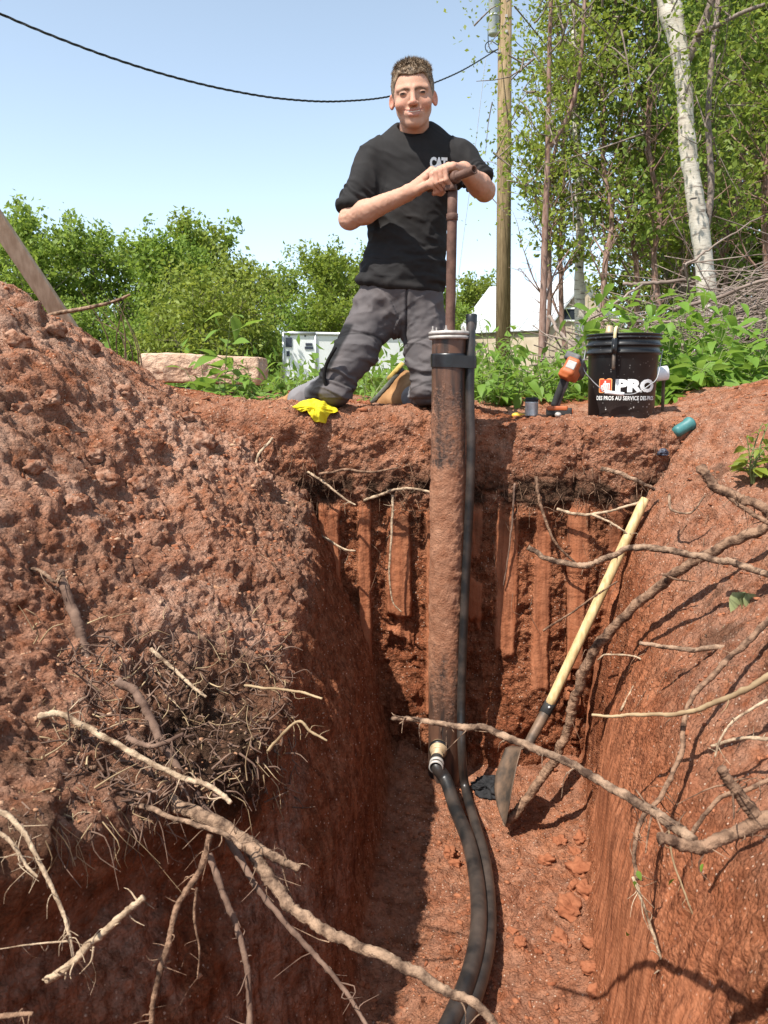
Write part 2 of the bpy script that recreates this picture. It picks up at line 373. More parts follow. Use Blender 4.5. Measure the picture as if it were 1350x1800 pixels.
M['stone'] = simple('pinkish_sandstone', (.43, .27, .18), (.60, .43, .31), 7, .95, .9, 22, .03, .15)
M['cable'] = simple('black_cable', (.014, .014, .015), (.03, .03, .03), 9, .5)
M['wire'] = simple('galvanised_wire', (.34, .34, .34), (.46, .46, .46), 9, .5, metal=.3); M['guy'] = simple('dull_guy_wire', (.22, .23, .24), (.30, .31, .32), 9, .8)
M['bucket'] = None

def birch_material():
    m, nt, bs = newmat('birch_bark'); co = coords(nt)
    c = mixc(nt, ramp(nt, noise(nt, co, 2.5, 5), .35, .68), (.60, .555, .48), (.40, .335, .265))
    co2 = coords(nt, (3, 3, 16)); c = mixc(nt, ramp(nt, noise(nt, co2, 2.2, 4), .56, .66), c, (.20, .16, .13))
    co3 = coords(nt, (1.6, 1.6, 4)); c = mixc(nt, ramp(nt, noise(nt, co3, 2.6, 3), .66, .70), c, (.05, .043, .04))
    nt.links.new(c, bs.inputs['Base Color']); bs.inputs['Roughness'].default_value = .75; bs.inputs['Specular IOR Level'].default_value = .2
    bumpn(nt, bs, noise(nt, co2, 5, 5), .4, .01); return m
M['birch'] = birch_material()
def bucket_material():
    m, nt, bs = newmat('black_bucket_plastic'); co = coords(nt)
    v = nd(nt, 'TexVoronoi'); v.inputs['Scale'].default_value = 62; nt.links.new(co, v.inputs['Vector'])
    sp = ramp(nt, v.outputs['Distance'], .20, .14); gate = ramp(nt, noise(nt, co, 9, 3), .50, .60)
    sz = nd(nt, 'SeparateXYZ'); nt.links.new(co, sz.inputs[0]); low = ramp(nt, sz.outputs[2], .20, .03)
    m1 = nd(nt, 'Math', operation='MULTIPLY'); nt.links.new(sp, m1.inputs[0]); nt.links.new(gate, m1.inputs[1])
    m2 = nd(nt, 'Math', operation='MULTIPLY'); nt.links.new(m1.outputs[0], m2.inputs[0])
    m3 = nd(nt, 'Math', operation='MULTIPLY_ADD'); m3.inputs[1].default_value = .75; m3.inputs[2].default_value = .2; nt.links.new(low, m3.inputs[0]); nt.links.new(m3.outputs[0], m2.inputs[1])
    dust = nd(nt, 'Math', operation='MULTIPLY'); nt.links.new(low, dust.inputs[0]); dust.inputs[1].default_value = .14
    c = mixc(nt, ramp(nt, noise(nt, co, 7, 6), .4, .7), (.009, .009, .010), (.022, .021, .021))
    c = mixc(nt, dust.outputs[0], c, (.10, .055, .04)); c = mixc(nt, m2.outputs[0], c, (.62, .60, .56))
    nt.links.new(c, bs.inputs['Base Color']); bs.inputs['Roughness'].default_value = .36; bs.inputs['Specular IOR Level'].default_value = .42
    bumpn(nt, bs, noise(nt, co, 30, 4), .06, .002); return m
M['bucket'] = bucket_material()
def casing_material():
    m, nt, bs = newmat('clay_smeared_well_casing'); co = coords(nt); co2 = coords(nt, (6, 6, .8))
    sz = nd(nt, 'SeparateXYZ'); nt.links.new(co, sz.inputs[0]); z = sz.outputs[2]
    # clay cover by height: thin above the old ground line, thick below it, worn off near the foot
    cr = nt.nodes.new('ShaderNodeValToRGB'); el = cr.color_ramp.elements
    el[0].position = 0; el[0].color = (.05,) * 3 + (1,); el[1].position = 1; el[1].color = (.33,) * 3 + (1,)
    for p, v in ((.08, .08), (.17, .34), (.32, .54), (.60, .76), (.725, .78), (.775, .62), (.80, .44), (.90, .46)):
        e = el.new(p); e.color = (v, v, v, 1)
    zz = nd(nt, 'MapRange'); zz.inputs[1].default_value = 0; zz.inputs[2].default_value = 1.56; nt.links.new(z, zz.inputs[0]); nt.links.new(zz.outputs[0], cr.inputs[0])
    n1 = noise(nt, co2, 3.0, 6, .65); n2 = noise(nt, co, 60, 6, .7)
    a = nd(nt, 'Math', operation='ADD'); nt.links.new(n1, a.inputs[0]); nt.links.new(n2, a.inputs[1])
    b = nd(nt, 'Math', operation='MULTIPLY_ADD'); b.inputs[1].default_value = .5; nt.links.new(a.outputs[0], b.inputs[0]); b.inputs[2].default_value = -.5
    s = nd(nt, 'Math', operation='ADD'); nt.links.new(b.outputs[0], s.inputs[0]); nt.links.new(cr.outputs[0], s.inputs[1])
    f = ramp(nt, s.outputs[0], .40, .56)
    steel = mixc(nt, ramp(nt, noise(nt, co2, 5, 5), .40, .60), (.026, .022, .020), (.120, .060, .038))
    clay = mixc(nt, ramp(nt, noise(nt, co, 16, 6, .7), .35, .68), (.25, .100, .050), (.42, .21, .125))
    nt.links.new(mixc(nt, f, steel, clay), bs.inputs['Base Color'])
    r = nd(nt, 'MapRange'); r.inputs[3].default_value = .42; r.inputs[4].default_value = .95; nt.links.new(f, r.inputs[0]); nt.links.new(r.outputs[0], bs.inputs['Roughness'])
    bs.inputs['Specular IOR Level'].default_value = .35
    h = nd(nt, 'Math', operation='MULTIPLY'); nt.links.new(f, h.inputs[0]); nt.links.new(noise(nt, co, 130, 6, .7), h.inputs[1])
    bumpn(nt, bs, h.outputs[0], 1.0, .010); return m
M['casing'] = casing_material()

# ------------------------------------------------------------------ terrain: trench, back bank, far ground
ST = {   # y: (x, z) across: spoil heap, left lip (5), wall, floor (7..9), wall, right lip (11), right bank
 3.34: [(-2.6,.72),(-1.8,.46),(-1.25,.22),(-.8,.05),(-.5,-.03),(-.36,-.22),(-.12,-.8),(.04,-1.33),(.4,-1.35),(.80,-1.33),(.86,-.85),(.95,-.30),(1.25,.0),(1.7,.10),(2.6,.15)],
 3.05: [(-2.6,.76),(-1.8,.58),(-1.25,.36),(-.8,.08),(-.5,-.06),(-.33,-.28),(-.11,-.8),(.04,-1.33),(.4,-1.35),(.79,-1.33),(.84,-.85),(.94,-.33),(1.24,-.01),(1.7,.10),(2.6,.15)],
 2.5: [(-2.6,.8),(-1.8,.62),(-1.25,.38),(-.8,-.02),(-.45,-.27),(-.24,-.47),(-.07,-.9),(-.01,-1.40),(.35,-1.41),(.68,-1.40),(.74,-.98),(.86,-.60),(1.25,-.17),(1.75,.10),(2.6,.18)],
 2.05:[(-2.6,.8),(-1.8,.58),(-1.22,.25),(-.8,-.15),(-.47,-.42),(-.27,-.60),(-.12,-.98),(-.05,-1.40),(.28,-1.41),(.58,-1.40),(.635,-1.03),(.745,-.70),(1.18,-.26),(1.72,.07),(2.6,.16)],
 1.64: [(-2.6,.8),(-1.8,.5),(-1.2,.1),(-.8,-.28),(-.5,-.56),(-.31,-.74),(-.19,-1.05),(-.10,-1.40),(.2,-1.41),(.505,-1.40),(.56,-1.05),(.67,-.74),(1.10,-.33),(1.7,.05),(2.6,.15)],
 1.25: [(-2.6,.75),(-1.9,.42),(-1.35,.06),(-1.0,-.24),(-.70,-.50),(-.52,-.66),(-.40,-1.0),(-.32,-1.4),(.05,-1.41),(.48,-1.40),(.535,-1.05),(.64,-.74),(1.06,-.33),(1.7,.05),(2.6,.15)],
 0.85: [(-2.6,.7),(-2.0,.40),(-1.5,.08),(-1.15,-.20),(-.88,-.42),(-.72,-.55),(-.58,-.95),(-.50,-1.4),(0,-1.41),(.48,-1.40),(.535,-1.05),(.64,-.74),(1.06,-.33),(1.7,.05),(2.6,.15)],
 0.2: [(-2.6,.6),(-2.2,.4),(-1.8,.1),(-1.5,-.15),(-1.2,-.40),(-1.02,-.55),(-.9,-.95),(-.8,-1.4),(-.2,-1.41),(.48,-1.40),(.535,-1.05),(.66,-.74),(1.08,-.33),(1.7,.05),(2.6,.15)],
 -0.8:[(-2.6,.3),(-2.2,.2),(-1.9,.05),(-1.6,-.15),(-1.35,-.45),(-1.18,-.62),(-1.0,-1.0),(-.9,-1.4),(-.2,-1.41),(.5,-1.40),(.62,-1.05),(.8,-.72),(1.15,-.33),(1.7,.05),(2.6,.12)],
 -2.2:[(-2.6,.05),(-2.2,.02),(-1.9,.0),(-1.6,-.02),(-1.35,-.05),(-1.18,-.08),(-1.0,-.1),(-.9,-.14),(-.2,-.15),(.5,-.14),(.62,-.1),(.8,-.06),(1.15,-.04),(1.7,.0),(2.6,.0)],
}
ys = np.array(sorted(ST)); tab = np.array([ST[y] for y in sorted(ST)])          # (S,15,2)
def station(y):
    """control points of the cross section at every y in the array y"""
    y = np.asarray(y, float); i = np.clip(np.searchsorted(ys, y) - 1, 0, len(ys) - 2); t = ((y - ys[i]) / (ys[i + 1] - ys[i]))
    tan = np.zeros_like(tab); tan[1:-1] = (tab[2:] - tab[:-2]) / (ys[2:] - ys[:-2])[:, None, None]; tan[0] = (tab[1] - tab[0]) / (ys[1] - ys[0]); tan[-1] = (tab[-1] - tab[-2]) / (ys[-1] - ys[-2])
    h = (ys[i + 1] - ys[i])[:, None, None]; t = t[:, None, None]
    h00 = 2 * t ** 3 - 3 * t ** 2 + 1; h10 = t ** 3 - 2 * t ** 2 + t; h01 = -2 * t ** 3 + 3 * t ** 2; h11 = t ** 3 - t ** 2
    return h00 * tab[i] + h10 * h * tan[i] + h01 * tab[i + 1] + h11 * h * tan[i + 1]
def section(K, seg, f):
    """Catmull-Rom across the control points K (R,15,2), seg and f per column -> (R,cols,2)"""
    Q = np.concatenate([2 * K[:, :1] - K[:, 1:2], K, 2 * K[:, -1:] - K[:, -2:-1]], 1)
    a, b, c, d = Q[:, seg], Q[:, seg + 1], Q[:, seg + 2], Q[:, seg + 3]; f = f[None, :, None]
    r = 0.5 * (2 * b + (c - a) * f + (2 * a - 5 * b + 4 * c - d) * f ** 2 + (3 * b - a - 3 * c + d) * f ** 3)
    return .6 * r + .4 * (b * (1 - f) + c * f)
def grid_faces(n, m):
    i = np.arange(n * m).reshape(n, m); return np.stack([i[:-1, :-1], i[:-1, 1:], i[1:, 1:], i[1:, :-1]], -1).reshape(-1, 4)
def gnormals(G):
    n = np.cross(np.gradient(G, axis=1), np.gradient(G, axis=0)); n /= np.linalg.norm(n, axis=2)[..., None] + 1e-12; return n

def dirt(P, rough_w, clod_w, scr_w, pit_w=0):
    """displacement along the normal for clay: big slumps, lumps of many sizes, vertical scrape marks, pits"""
    d = .075 * fbm(P, 2.3, 4, .5, 3) * (rough_w * .8 + .2) + .022 * fbm(P, 11, 4, .6, 11) * rough_w
    P1 = P + .035 * np.stack([fbm(P, 14, 2, .5, 41), fbm(P, 14, 2, .5, 42), fbm(P, 14, 2, .5, 43)], 1)
    wl1, id1 = worley(P1, 11, 5); wl2, id2 = worley(P1, 27, 9); wl3, id3 = worley(P, 66, 19)
    gate = sstep(-.12, .30, fbm(P, 3.6, 3, .55, 77)); gate2 = sstep(-.05, .28, fbm(P, 6.5, 3, .55, 78))
    d = d + clod_w * (.050 * (wl1 - .40) * (id1 > .55) * gate + .018 * (wl2 - .40) * (id2 > .35) * (.15 + .85 * gate2) + .013 * (wl3 - .45) * (.3 + id3))
    rid = 1 - np.abs(fbm(P, 8, 4, .6, 33)) * 2.4; d = d + .016 * rough_w * clod_w * (rid - .5)
    d = d + .008 * fbm(P, 60, 3, .65, 31) * (rough_w * .85 + .15)
    d = d + scr_w * (.018 * fbm(P, (30, 30, 1.6), 4, .6, 51) + .011 * fbm(P, (60, 60, 4), 2, .6, 52))
    if np.ndim(pit_w): wp_, ip_ = worley(P, (9, 9, 5), 29); d = d - pit_w * .05 * sstep(.60, .82, wp_) * (ip_ > .62)
    return d

# --- trench sheet
per = [10, 22, 60, 90, 70, 60, 70, 85, 60, 60, 70, 70, 80, 40]
seg = np.concatenate([np.full(p, i) for i, p in enumerate(per)] + [np.array([13])]); ff = np.concatenate([np.arange(p) / p for p in per] + [np.array([1.0])])
yy = np.concatenate([np.linspace(-2.2, .8, 30, endpoint=False), np.linspace(.8, 1.2, 60, endpoint=False), np.linspace(1.2, 3.34, 350)])
K = station(yy); S2 = section(K, seg, ff)
G = np.stack([S2[..., 0], np.repeat(yy[:, None], len(seg), 1), S2[..., 1]], -1)
N = gnormals(G); N[N[..., 2] < -.3] *= -1
P = G.reshape(-1, 3); u = np.tile(seg + ff, len(yy)); Yv = P[:, 1]
wallL = sstep(5.0, 5.6, u) * (1 - sstep(6.6, 7.0, u)); wallR = sstep(9.0, 9.3, u) * (1 - sstep(10.6, 11.3, u)); floor_ = sstep(6.9, 7.1, u) * (1 - sstep(8.9, 9.1, u))
heap = 1 - sstep(4.9, 5.2, u); bankR = sstep(10.8, 11.4, u)
near_ = 1 - sstep(1.3, 1.8, Yv)
smear = wallR * sstep(-.34, .02, fbm(P, (5, 3.0, 1.1), 3, .5, 88)) * (.35 + .65 * (1 - sstep(9.9, 10.9, u)))
rough_w = 1.0 * heap + (.45 + .5 * near_) * wallL + .8 * floor_ + .42 * wallR * (1 - .85 * smear) + .6 * bankR
clod_w = 1.05 * heap + (.10 + .55 * near_) * wallL + .62 * floor_ + .16 * wallR * (1 - smear) + .42 * bankR
scr_w = .9 * wallL * (1 - .5 * near_) + .95 * wallR * (1 - .5 * smear)
disp = dirt(P, rough_w, clod_w, scr_w, .8 * wallR * (1 - smear) + .5 * bankR)
# ragged overhanging lip along the left wall, deepest at the near corner
lip = np.exp(-((u - 4.95) / .30) ** 2); near = 1 - sstep(1.5, 2.3, Yv)
disp = disp + lip * (.012 + .040 * near) * (1 + .8 * fbm(P, 9, 3, .6, 61)) + .03 * lip * fbm(P, 20, 3, .6, 62)
disp = disp - .022 * near * np.exp(-((u - 5.55) / .3) ** 2)
P2 = P + N.reshape(-1, 3) * disp[:, None]
humus = np.clip((np.exp(-((u - 4.75) / .55) ** 2) * (.55 + .6 * near) * sstep(-.25, .25, fbm(P, 6, 4, .6, 71)) + .5 * near * np.exp(-((u - 4.1) / .7) ** 2) * sstep(-.05, .3, fbm(P, 7, 4, .6, 72))), 0, 1)
humus = np.maximum(humus, .3 * wallL * near * sstep(-.05, .35, fbm(P, 5.5, 4, .6, 79)))
humus = np.maximum(humus, .75 * bankR * sstep(.32, .5, fbm(P, 5.5, 4, .6, 73)))
humus = np.maximum(humus * .8, .26 * heap * sstep(.05, .32, fbm(P, 3.0, 4, .6, 75)))
mc = np.array([(-.33), 1.60, -.62]); md_ = np.linalg.norm((P - mc) * np.array([1.0, .8, 1.0]), axis=1) + .10 * fbm(P, 7, 4, .6, 83)
humus = np.maximum(humus, 1.0 * (1 - sstep(.10, .27, md_)))
dry = np.clip(heap * (.50 + .45 * sstep(-.1, .35, fbm(P, 2.6, 3, .5, 74))) + bankR * .45 + floor_ * .3 + .75 * wallL * near * sstep(-.1, .25, fbm(P, 5, 4, .6, 81)), 0, 1)
me = mesh_from('trench', P2, grid_faces(len(yy), len(seg))); vcol(me, 'soil', np.stack([humus, np.clip(smear, 0, 1) * .9, dry, np.clip(.9 * wallR + .8 * wallL, 0, 1)], 1))
trench = tag(obj('trench', me, M['soil']), kind='structure')
trench_bvh = BVHTree.FromPolygons([tuple(v) for v in P2[::1]], [tuple(f) for f in grid_faces(len(yy), len(seg))[:, :]]) if False else None

# --- back bank: scraped end wall, crumbling edge with a dark root layer, and the ground the man kneels on
def back_height(x, y):
    heap_h = np.interp(x, [-2.7, -1.8, -1.25, -.8, -.5, -.3], [.72, .46, .22, .05, 0, 0]) * np.exp(-(np.maximum(y - 3.2, 0) / .75) ** 2)
    rgt = np.interp(x, [.9, 1.25, 1.7, 2.7], [0, .02, .10, .15]) * np.exp(-(np.maximum(y - 3.4, 0) / .9) ** 2)
    return .012 + heap_h + rgt - .05 * sstep(.33, .60, x) * (1 - sstep(1.3, 1.5, x)) * (1 - sstep(3.7, 4.2, y)) + .06 * sstep(4.0, 5.5, y) * (1 - sstep(-.9, .2, x)) - .03 * sstep(5, 6.5, y)
xs = np.concatenate([np.linspace(-2.7, -.6, 60, endpoint=False), np.linspace(-.6, 1.15, 330, endpoint=False), np.linspace(1.15, 2.7, 90)])
prof = np.array([(2.955,-1.60),(2.97,-1.30),(2.995,-1.0),(3.018,-.7),(3.034,-.45),(3.034,-.37),(3.026,-.315),(3.016,-.24),(3.018,-.13),(3.042,-.03),(3.10,.010),(3.25,.012),(3.5,.012),(3.9,.012),(4.6,.012),(6.6,.012)])
pn = [26, 50, 55, 50, 20, 16, 18, 22, 24, 20, 26, 30, 30, 26, 30]
ps = np.concatenate([np.full(p, i) for i, p in enumerate(pn)] + [np.array([len(pn) - 1])]); pf = np.concatenate([np.arange(p) / p for p in pn] + [np.array([1.0])])
pc = section(prof[None], ps, pf)[0]; pu = ps + pf
Xg = np.repeat(xs[None], len(pu), 0); Yg = np.repeat(pc[:, :1], len(xs), 1); Zg = np.repeat(pc[:, 1:], len(xs), 1)
top = sstep(8.6, 10.0, pu)[:, None]
Zg = Zg + top * (back_height(Xg, Yg) - .012)
Yg = Yg + (1 - top) * (.035 * np.sin(Xg * 5.1 + 1.2) - .02) * np.where(np.abs(Xg - .23) < .5, .6, 1)
G = np.stack([Xg, Yg, Zg], -1); N = -gnormals(G); P = G.reshape(-1, 3); u = np.repeat(pu, len(xs))
wall = 1 - sstep(5.0, 5.9, u); edge = sstep(5.2, 6.0, u) * (1 - sstep(9.5, 10.6, u)); flat = sstep(9.6, 10.6, u)
# tooth grooves of the excavator bucket
wx = P[:, 0] + .012 * fbm(P, (2, 2, 3), 2, .5, 91) + .035 * (P[:, 2] + .8) * np.where(P[:, 0] > .35, -.35, .25)
cell = np.floor(wx / .135); ph = wx / .135 - cell
jit = _hash(cell.astype(np.int64), cell.astype(np.int64) * 0, cell.astype(np.int64) * 0, 5)
zlo = -1.28 + .48 * jit; zhi = -.345 + .10 * _hash(cell.astype(np.int64), cell.astype(np.int64) * 0 + 1, cell.astype(np.int64) * 0, 6)
wob = .060 * fbm(P, (11, 11, 7), 4, .62, 93); wj = .16 * (jit - .5)
slot = sstep(.15, .22, ph + wob * 1.3 + wj) * (1 - sstep(.66, .73, ph + wob * 1.3 - wj)) * sstep(-.03, .03, P[:, 2] - zlo + wob * 2.6) * (1 - sstep(-.03, .03, P[:, 2] - zhi + wob * 2.2)) * wall * sstep(.02, -.12, fbm(P, (6, 6, 5), 3, .6, 94) - .46)
rough_w = 1.0 * wall * (1 - .78 * slot) + 1.0 * edge + .75 * flat
clod_w = .55 * wall * (1 - slot) + .50 * edge + .55 * flat
disp = dirt(P, rough_w, clod_w, .25 * wall * (1 - .5 * slot)) - .026 * slot + .018 * wall * (1 - slot) * np.abs(fbm(P, (22, 22, 12), 3, .6, 95)) + .018 * edge * fbm(P, 14, 4, .65, 96)
disp = disp * np.where((np.abs(P[:, 0] - .23) < .11) & (u > 5) & (u < 10), np.where(disp > 0, .25, 1), 1)
P2 = P + N.reshape(-1, 3) * disp[:, None]
hum = np.clip(np.exp(-((u - 6.3) / .75) ** 2) * sstep(-.28, .10, fbm(P, 8, 4, .6, 97)) * 1.7 + .5 * np.exp(-((u - 4.4) / .6) ** 2) * sstep(-.05, .3, fbm(P, 10, 4, .6, 98)), 0, 1)
dryb = np.clip(.35 * edge + .6 * flat * sstep(-.2, .3, fbm(P, 2.1, 3, .5, 99)), 0, 1)
me = mesh_from('back_bank', P2, grid_faces(len(pu), len(xs))[:, ::-1]); vcol(me, 'soil', np.stack([hum, slot * .95, dryb, .6 * wall], 1))
bank = tag(obj('back_bank', me, M['soil']), kind='structure')

# --- far ground, one sheet to the horizon with an opening for the dig
def far_z(x, y): return -.03 - .018 * np.clip(y - 6, 0, 40) * (1 - sstep(40, 60, y))
gx = np.unique(np.concatenate([np.linspace(-900, -30, 12), np.linspace(-30, -2.6, 40), np.linspace(-2.6, 2.6, 14), np.linspace(2.6, 30, 40), np.linspace(30, 900, 12)]))
gy = np.unique(np.concatenate([np.linspace(-300, -2.1, 10), np.linspace(-2.1, 6.4, 14), np.linspace(6.4, 60, 80), np.linspace(60, 1200, 14)]))
X, Y = np.meshgrid(gx, gy); Z = far_z(X, Y) + .05 * fbm(np.stack([X.ravel(), Y.ravel(), 0 * X.ravel()], 1), .8, 3, .5, 101).reshape(X.shape) * (np.abs(X) < 60)
inhole = (np.abs(X) <= 2.61) & (Y >= -2.11) & (Y <= 6.41)
V = np.stack([X, Y, Z], -1).reshape(-1, 3); Fg = grid_faces(len(gy), len(gx)); keep = ~inhole.ravel()[Fg].all(1)
me = mesh_from('ground', V, Fg[keep]); tag(obj('ground', me, M['grass']), kind='structure')

deps = bpy.context.evaluated_depsgraph_get()
def bvh_of(o): return BVHTree.FromObject(o, bpy.context.evaluated_depsgraph_get())
BT, BB = bvh_of(trench), bvh_of(bank)
def drop(x, y, z=3.0):
    """highest ground under (x, y)"""
    r = -9
    for b in (BT, BB):
        h = b.ray_cast(Vector((x, y, z)), Vector((0, 0, -1)))
        if h[0] is not None: r = max(r, h[0].z)
    return r if r > -5 else float(far_z(x, y))
def hit(px, py):
    """where the ray of a photo pixel meets the dug ground"""
    o = Vector((0, 0, CAMZ)); d = Vector(W(px, py, 1.0)) - o; d.normalize(); best = None
    for b in (BT, BB):
        h = b.ray_cast(o, d)
        if h[0] is not None and (best is None or h[3] < best[3]): best = h
    return best

# ------------------------------------------------------------------ loose soil: clods
def ico(sub):
    import bmesh
    bm = bmesh.new(); bmesh.ops.create_icosphere(bm, subdivisions=sub, radius=1)
    V = np.array([v.co[:] for v in bm.verts]); Fq = np.array([[v.index for v in f.verts] for f in bm.faces]); bm.free(); return V, Fq
I1, I2, I4 = ico(1), ico(3), ico(4)
def scatter_clods(name, pts, size, mtl, seed):
    g = np.random.default_rng(seed); V0, F0 = I1; n = len(pts)
    R = g.uniform(.55, 1.25, (n, 3)); s = np.asarray(size)[:, None, None]; a = g.uniform(0, 6.28, n)
    V = V0[None] * R[:, None] * (1 + .28 * g.normal(size=(n, len(V0), 1)))
    ca, sa = np.cos(a)[:, None], np.sin(a)[:, None]; x = V[..., 0] * ca - V[..., 1] * sa; y = V[..., 0] * sa + V[..., 1] * ca
    V = np.stack([x, y, V[..., 2] * .62], -1) * s + np.asarray(pts)[:, None]
    Fq = (F0[None] + (np.arange(n) * len(V0))[:, None, None]).reshape(-1, 3)
    return tag(obj(name, mesh_from(name, V.reshape(-1, 3), Fq, False), mtl), name.replace('_', ' ') + ' scattered over the dug clay', 'clods', kind='stuff')
pts, sz, pts2, sz2 = [], [], [], []
g = np.random.default_rng(21)
def many(n, x0, x1, y0, y1, smin_, smax_, A, B):
    for _ in range(n):
        x, y = g.uniform(x0, x1), g.uniform(y0, y1); z = drop(x, y)
        hn_ = max((b.ray_cast(Vector((x, y, 3)), Vector((0, 0, -1))) for b in (BT, BB)), key=lambda q: q[0].z if q[0] is not None else -9)
        if hn_[0] is None or abs(hn_[1].z) < .62: continue
        s = smin_ * (smax_ / smin_) ** (g.random() ** 2.2); A.append((x, y, z + s * .05)); B.append(s)
many(1500, -1.6, -.25, 1.9, 3.5, .003, .012, pts, sz); many(900, -.1, .85, 1.3, 2.95, .004, .013, pts, sz)
many(900, -1.2, 1.6, 3.03, 3.9, .004, .016, pts, sz); many(650, .9, 1.6, 1.7, 3.1, .004, .012, pts, sz)
many(700, -1.3, -.3, 1.9, 3.6, .003, .012, pts2, sz2); many(900, -1.2, -.25, 1.1, 1.9, .002, .007, pts2, sz2)
scatter_clods('red_soil_crumbs', pts, sz, M['clod'], 3); scatter_clods('pale_soil_crumbs', pts2, sz2, M['clod_pale'], 4)
def big_clod(px, py, wpx, label, group, seed, m='clod', flat=.7, blocky=0.0):
    h = hit(px, py)
    if not h or h[0] is None: return
    p = np.array(h[0]); r = wpx / 2 / F_PX * p[1] * (1.12 if blocky else .95); V0, F0 = I4; gg = np.random.default_rng(seed)
    V = V0.copy()
    if blocky: V = V / (np.max(np.abs(V), 1)[:, None] ** blocky)
    wA, iA = worley(V + seed * 1.7, 1.5, seed); wB, iB = worley(V + seed, 4.0, seed + 3)
    V = V * (.85 + .45 * fbm(V + seed * 3.1, 1.3, 3, .5, seed)[:, None] + .38 * (wA - .3)[:, None] + .16 * (wB * iB)[:, None] + .10 * fbm(V + seed, 6.5, 3, .6, seed + 1)[:, None])
    V = V * np.array([1, gg.uniform(.6, .9), flat]) * r; R = np.array(Matrix.Rotation(gg.uniform(0, 6.28), 3, 'Z') @ Matrix.Rotation(gg.uniform(-.5, .5), 3, 'X'))
    return thing('soil_clod', V @ R.T + p + np.array([0, 0, r * (.18 if blocky else -.02)]), F0, M['clod' if blocky else 'clod_heap'], label, 'clod', group)
for i, (a, b, c) in enumerate([(355, 780, 62), (180, 845, 55), (240, 850, 40), (95, 580, 50), (150, 610, 44), (30, 600, 50), (215, 690, 40), (465, 840, 34), (165, 800, 36), (90, 700, 44), (290, 660, 36), (330, 735, 32), (420, 780, 30), (40, 720, 42), (130, 885, 34), (60, 820, 40), (280, 900, 30), (465, 945, 34)]):
    big_clod(a, b, c, 'large crumbly lump of soil on the spoil heap left of the trench', 'soil lumps on the spoil heap', 100 + i, 'clod_pale' if i % 3 == 0 else 'clod')
for i, (a, b, c) in enumerate([(1022, 1475, 26), (985, 1480, 24), (960, 1515, 28), (1020, 1530, 40), (1028, 1570, 40), (1000, 1600, 50), (1038, 1660, 30), (1040, 1705, 34), (985, 1650, 30), (1010, 1560, 28), (915, 1660, 24), (900, 1640, 20), (1010, 1500, 22), (790, 1500, 26), (800, 1520, 22), (1045, 1745, 26)]):
    big_clod(a, b, c, 'broken block of red clay lying on the trench floor', 'clay blocks on the trench floor', 200 + i, 'clod', .62, .6)

# ------------------------------------------------------------------ well casing, drop pipe, hoses
CASX, CASY, CASR = .231, 2.87, .0615
cas_z0 = -1.42; cas_z1 = float(W(790, 594, 2.82)[2])
root = empty('well_casing', (CASX, CASY, cas_z0), 'clay-smeared steel well casing rising from the trench floor, capped above ground', 'well casing')
m = MB(); hh = np.linspace(0, cas_z1 - cas_z0, 330); m.lathe([(CASR, z) for z in hh], (0, 0, 0), 84); V, Fq = m.out()
tz = V[:, 2] / hh[-1]; crust = sstep(.18, .36, tz) * (1 - sstep(.72, .80, tz)); nrm_ = V * np.array([1, 1, 0]) / CASR
V = V + nrm_ * (crust * (.0030 * sstep(-.25, .2, fbm(V, 11, 4, .6, 361)) + .0032 * fbm(V, 45, 3, .65, 362)) + .0012 * fbm(V, 70, 2, .6, 363) * (.3 + crust))[:, None]
part('pipe', V + np.array([CASX, CASY, cas_z0]), Fq, M['casing'], root)
m = MB(); z = cas_z1
m.lathe([(0, z - .004), (CASR + .004, z - .004), (CASR + .011, z - .002), (CASR + .012, z + .008), (CASR + .005, z + .009), (CASR + .0055, z + .0115), (CASR + .012, z + .012), (CASR + .0125, z + .022), (CASR + .006, z + .025), (.018, z + .027), (0, z + .027)], (CASX, CASY, 0), 40)
cap = part('cap', *m.out(), M['castalu'], root)
for k in range(6):
    a = k * math.pi / 3 + .25; m = MB(); m.tube([(CASX + .062 * math.cos(a), CASY + .062 * math.sin(a), z + .02), (CASX + .062 * math.cos(a), CASY + .062 * math.sin(a), z + .042)], .0028, 6)
    m.lathe([(0, z + .021), (.0065, z + .021), (.0065, z + .030), (0, z + .030)], (CASX + .062 * math.cos(a), CASY + .062 * math.sin(a), 0), 6)
    b = part('bolt', *m.out(), M['castalu'], cap, False)
m = MB()
zt = float(W(790, 632, 2.8)[2]); m.lathe([(CASR + .0015, zt - .024), (CASR + .004, zt - .021), (CASR + .0042, zt + .019), (CASR + .0015, zt + .022)], (CASX, CASY, 0), 40)
hx, hy = W(826.5, 640, 2.838)[0] - CASX, 2.838 - CASY; lp = []
for k in range(72):
    a = 2 * math.pi * k / 72; dd_ = np.array([math.cos(a), math.sin(a)]); A1 = dd_ * (CASR + .0045); A2 = np.array([hx, hy]) + dd_ * (.0178 + .0045)
    lp.append(A1 if A1 @ dd_ > A2 @ dd_ else A2)
lp = np.array(lp); nb2 = 5; Vt = []
for j2 in range(nb2):
    e_ = j2 / (nb2 - 1); Vt += [(CASX + p_[0] * (1 - .004 * (j2 in (0, 4))), CASY + p_[1], zt - .030 + .042 * e_ + .007 * (1 - p_[0] / .1) * .6) for p_ in lp]
idx_ = np.arange(72 * nb2).reshape(nb2, 72); nx_ = np.roll(idx_, -1, 1); m.add(Vt, np.stack([idx_[:-1], nx_[:-1], nx_[1:], idx_[1:]], -1).reshape(-1, 4))
part('tape_band', *m.out(), M['tape'], root)
pf_ = np.array(W(771, 1318, 2.80)); dirf = np.array([-.18, -.97, -.12]); dirf /= np.linalg.norm(dirf)
Rf = np.array(Vector(dirf).to_track_quat('Z', 'Y').to_matrix())
